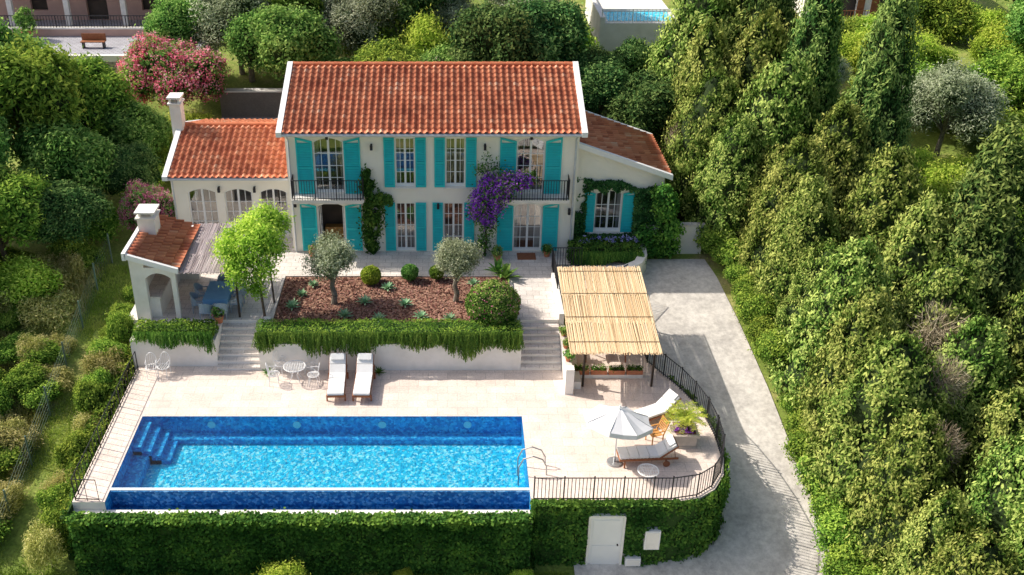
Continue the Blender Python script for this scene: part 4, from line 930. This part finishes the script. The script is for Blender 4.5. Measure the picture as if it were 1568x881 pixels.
def wchair(x,y,rz):
    b=MB(); b.M=Matrix.Translation((x,y,1.3))@Matrix.Rotation(rz,4,'Z')
    b.box(-.25,.25,-.25,.25,.38,.44,wicker); b.box(-.22,.22,-.22,.2,.44,.5,cushion)
    for sx in (-.23,.23):
        for sy in (-.22,.22): b.cyl((sx,sy,0),(sx*.95,sy*.95,.38),.02,.025,6,wicker)
    n=9
    for k in range(n-1):
        a=math.pi*k/(n-1); a2=math.pi*(k+1)/(n-1)
        f=lambda t:(math.cos(t)*.29,.02+math.sin(t)*.28,.64+.26*math.sin(t))
        p,q=f(a),f(a2); b.add([(p[0],p[1],.42),(q[0],q[1],.42),q,p],[(0,1,2,3)],wicker); b.cyl(p,q,.025,.025,6,wicker)
    for sx in (-.29,.29): b.box(sx-.02,sx+.02,-.24,.03,.6,.64,wicker); b.box(sx-.015,sx+.015,-.24,-.2,.38,.6,wicker)
    b.build('wicker_chair')
for x,y,r in ((-9.3,39.9,-95),(-9.35,39.1,-85),(-11.0,39.8,88),(-11.0,39.0,95),(-10.5,38.3,178),(-9.85,38.35,185),(-10.15,40.65,0)): wchair(x,y,R(r))
def pot(b,x,y,z,r,h): b.cyl((x,y,z),(x,y,z+h),r*.7,r,14,terra); b.cyl((x,y,z+h),(x,y,z+h+.05),r*1.12,r*1.12,14,terra); b.cyl((x,y,z+h+.05),(x,y,z+h+.06),r*.95,r*.95,14,mulch)
for i,(x,y,z,r) in enumerate(((-9.9,38.0,1.3,.2),(1.1,44.2,1.3,.18),(4.85,44.3,1.3,.18),(-6.6,44.3,1.3,.15),(2.4,43.9,1.3,.2),(4.97,36.3,1.06,.12),(4.97,35.3,1.06,.12),(4.97,37.3,1.06,.12))):
    b=MB(); pot(b,x,y,z,r,r*1.4); o=b.build('terracotta_pot')
    LBq=[(np.array([x+rng.uniform(-.1,.1),y+rng.uniform(-.1,.1),z+r*2.4]),r*1.0) for _ in range(3)]
    obj('plant',lobeleaves('pp',LBq,500,F_brd,.05,.025,per=5,tw=.05),o)
    if i in (0,3,5,7): obj('flowers',lobeleaves('pq',LBq,80,F_pnk,.04,.03,per=4,tw=.04,outer=1.1),o)
for x in (5.6,6.35,7.1,7.85):
    b=MB(); b.box(x-.33,x+.33,35.6,35.84,.162,.36,terra); b.box(x-.29,x+.29,35.63,35.81,.36,.37,mulch); o=b.build('terracotta_window_box')
    LBq=[(np.array([x+dx,35.72,.42]),.1) for dx in (-.2,0,.2)]; obj('plant',lobeleaves('wb',LBq,350,F_ivy,.04,.02,per=5,tw=.04),o)
b=MB(); 
for yy in (37.0,37.6): b.tube([(6.0+1.6*t,yy,.9-.5*math.sin(math.pi*t)) for t in np.linspace(0,1,10)],.02,iron,5)
for t in np.linspace(.08,.92,16): z=.9-.5*math.sin(math.pi*t); b.box(6.0+1.6*t-.04,6.0+1.6*t+.03,37.0,37.6,z-.015,z+.015,wood)
for x in (5.95,7.65): b.tube([(x,36.8,0),(x,37.3,1.0),(x,37.8,0)],.03,wood,6)
b.build('hammock_chair')
b=MB(); b.box(3.4,4.3,43.9,44.6,1.304,1.325,wood); b.build('doormat')

n=60000; X=np.concatenate([rng.uniform(-18.5,-14.2,n//2),rng.uniform(-19,4.4,n//2)]); Yg=np.concatenate([rng.uniform(25,44,n//2),rng.uniform(24.5,27.3,n//2)])
Zg=np.interp(Yg,[-1e3,26.5,43,50],[-3.1,-3.1,.85,1.2]); P=np.stack([X,Yg,Zg+.06],1)
k=nz(P,.8)>-.45; P=P[k]; d=nrm(rng.normal(size=(len(P),3))*np.array([1,1,0])+1e-6)
obj('grass',leaves('grass',P,d,.10,.014,.45+.4*nz(P,1.1,5)+rng.normal(0,.15,len(P)),F_gr,np.tile([0,0,1.],(len(P),1)),.3,.4))
n=26000; X=rng.uniform(-24,-16.7,n); Yg=rng.uniform(26,44,n); P=np.stack([X,Yg,np.interp(Yg,[-1e3,26.5,43,50],[-3.1,-3.1,.85,1.2])+.25],1); k=nz(P,.6,3)>-.25; P=P[k]
obj('tall_dry_grass',leaves('dgrass',P,nrm(rng.normal(size=(len(P),3))*np.array([1,1,0])+1e-6),.32,.02,.45+.35*nz(P,.9,2)+rng.normal(0,.2,len(P)),F_dry,np.tile([0,0,1.],(len(P),1)),.3,.45))
place('yellow_green_shrub',yel[0],(-5.9,25.9,-3.2),.62); place('yellow_green_shrub',yel[0],(2.6,26.6,-3.1),.3); place('yellow_green_shrub',yel[0],(-1.6,26.8,-3.1),.25)

# ---------------------------------------------------------------- background buildings
nb=root('neighbour_house'); b=MB(); pink=M('pink_plaster',(.66,.44,.37),(.55,.36,.31),1,.9)
wall_open(b,-36,-17.5,5,9.5,74,.3,[(-34,-32.5,5.3,7.5,0),(-30,-28.8,6,7.4,0),(-26,-24.5,5.3,7.5,0),(-22,-20.8,6,7.4,0)],pink)
b.box(-35.9,-17.6,74.5,74.6,5,9.4,darkroom); b.box(-36,-17.5,74.9,82,5,9.5,pink); b.box(-36.3,-17.2,73.7,82.3,9.5,9.7,tilep)
for x in (-34.8,-31,-27,-23,-19): b.box(x,x+.35,72.2,72.55,5.31,7.8,white)
b.box(-35.5,-18.5,72,74,7.8,8.0,white); b.build('walls',nb)
b=MB(); b.box(-40,-16.2,63.5,74,2,5.29,fstone); b.add([(-40,63.5,5.3),(-16.2,63.5,5.3),(-16.2,74,5.3),(-40,74,5.3)],[(0,1,2,3)],cobble)
b.box(-40,-16.2,69.6,69.9,5.3,5.8,pink); b.box(-40,-16.2,69.5,70.0,5.8,5.87,white); b.box(-40,-16.2,63.5,63.8,5.3,5.7,white); b.build('stone_terrace')
b=MB(); rail(b,[(-38,69.75,5.87),(-16.4,69.75,5.87)],.8,.2,.02); b.build('iron_railing')
b=MB(); b.box(-24.2,-22.6,66.5,67.0,5.7,5.76,wood)
for x in (-24.1,-22.75): b.box(x,x+.07,66.5,66.95,5.3,5.7,iron)
b.box(-24.2,-22.6,66.95,67.0,5.76,6.2,wood); b.build('garden_bench')
for x in (-33,-28.5,-18.5):
    b=MB(); pot(b,x,68.8,5.3,.4,.6); o=b.build('terracotta_pot'); LBq=[(np.array([x+rng.uniform(-.2,.2),68.8,6.3+.3*q]),.45) for q in range(3)]; obj('plant',lobeleaves('pp',LBq,1500,F_brd,.08,.04,per=6,tw=.1),o)
b=MB(); b.box(-13.8,-8.8,55.6,62,1,3.0,fstone); b.add([(-13.8,55.6,3.01),(-8.8,55.6,3.01),(-8.8,62,3.01),(-13.8,62,3.01)],[(0,1,2,3)],cobble); b.box(-13.8,-8.8,59.6,60,3,4.6,fstone); b.box(-13.9,-8.7,59.5,60.1,4.6,4.68,white); b.build('rear_patio')
b=MB(); rail(b,[(-13,56,3.0),(-9,56,3.0)],1.0,.15,.018,mat=grey); b.build('iron_railing')
nb=root('pool_house'); b=MB(); b.box(10.2,15.5,68,76,3,6.6,white); b.box(10.2,15.5,75.8,76.2,6.6,9,white)
b.box(10.2,10.5,68,75.8,6.6,7.0,white)
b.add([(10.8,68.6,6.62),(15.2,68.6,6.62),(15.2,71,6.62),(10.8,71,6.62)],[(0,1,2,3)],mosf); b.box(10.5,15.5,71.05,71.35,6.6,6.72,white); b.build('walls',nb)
b=MB(); rail(b,[(10.3,68.1,6.6),(15.4,68.1,6.6)],.9,.25,.02,mat=whitep); b.build('iron_railing',nb)
nb=root('white_house'); b=MB()
wall_open(b,26,37,4.5,9.8,74,.3,[(28,29.5,5.4,8.2,0),(31,32.5,5.4,8.2,0),(34,35.5,5.4,8.2,0)],white); b.box(26.1,36.9,74.6,74.7,5,9.7,darkroom); b.box(26,37,75,82,5,9.8,white)
for x in (28,31,34): b.box(x-.5,x,73.93,74,5.4,8.2,wood); b.box(x+1.5,x+2,73.93,74,5.4,8.2,wood)
b.box(25.6,37.4,73.4,82.4,9.8,10,tilep); b.box(26,37,72.6,74,5.2,5.4,white); b.build('walls',nb)
b=MB(); rail(b,[(26,72.65,5.4),(37,72.65,5.4)],.9,.2,.02,mat=wood); b.build('balcony_rail',nb)

# ---------------------------------------------------------------- light / camera
az=R(-72); el=R(43)
dv=Vector((math.sin(az)*math.cos(el),math.cos(az)*math.cos(el),math.sin(el)))
sd=bpy.data.lights.new('sun','SUN'); sd.energy=5.0; sd.angle=R(.5); sd.color=(1,.93,.82)
so=bpy.data.objects.new('sun',sd); so.rotation_euler=dv.to_track_quat('Z','Y').to_euler(); so.location=(-30,60,50); col.objects.link(so)
wd=bpy.data.worlds.new('World'); scene.world=wd; wd.use_nodes=True; nt=wd.node_tree
sk=nt.nodes.new('ShaderNodeTexSky'); sk.sky_type='NISHITA'; sk.sun_disc=False; sk.sun_elevation=el; sk.sun_rotation=az%(2*math.pi)
sk.air_density=1.0; sk.dust_density=4.0
bgd=nt.nodes['Background']; nt.links.new(sk.outputs[0],bgd.inputs[0]); bgd.inputs[1].default_value=.15
cam=bpy.data.cameras.new('camera'); co=bpy.data.objects.new('camera',cam); col.objects.link(co)
co.location=(0,0,24); co.rotation_euler=(R(90-28.9),0,0); cam.sensor_width=36; cam.lens=35.8; cam.shift_x=.063; cam.clip_end=2000
scene.camera=co
scene.view_settings.view_transform='Standard'; scene.view_settings.look='None'; scene.view_settings.exposure=0
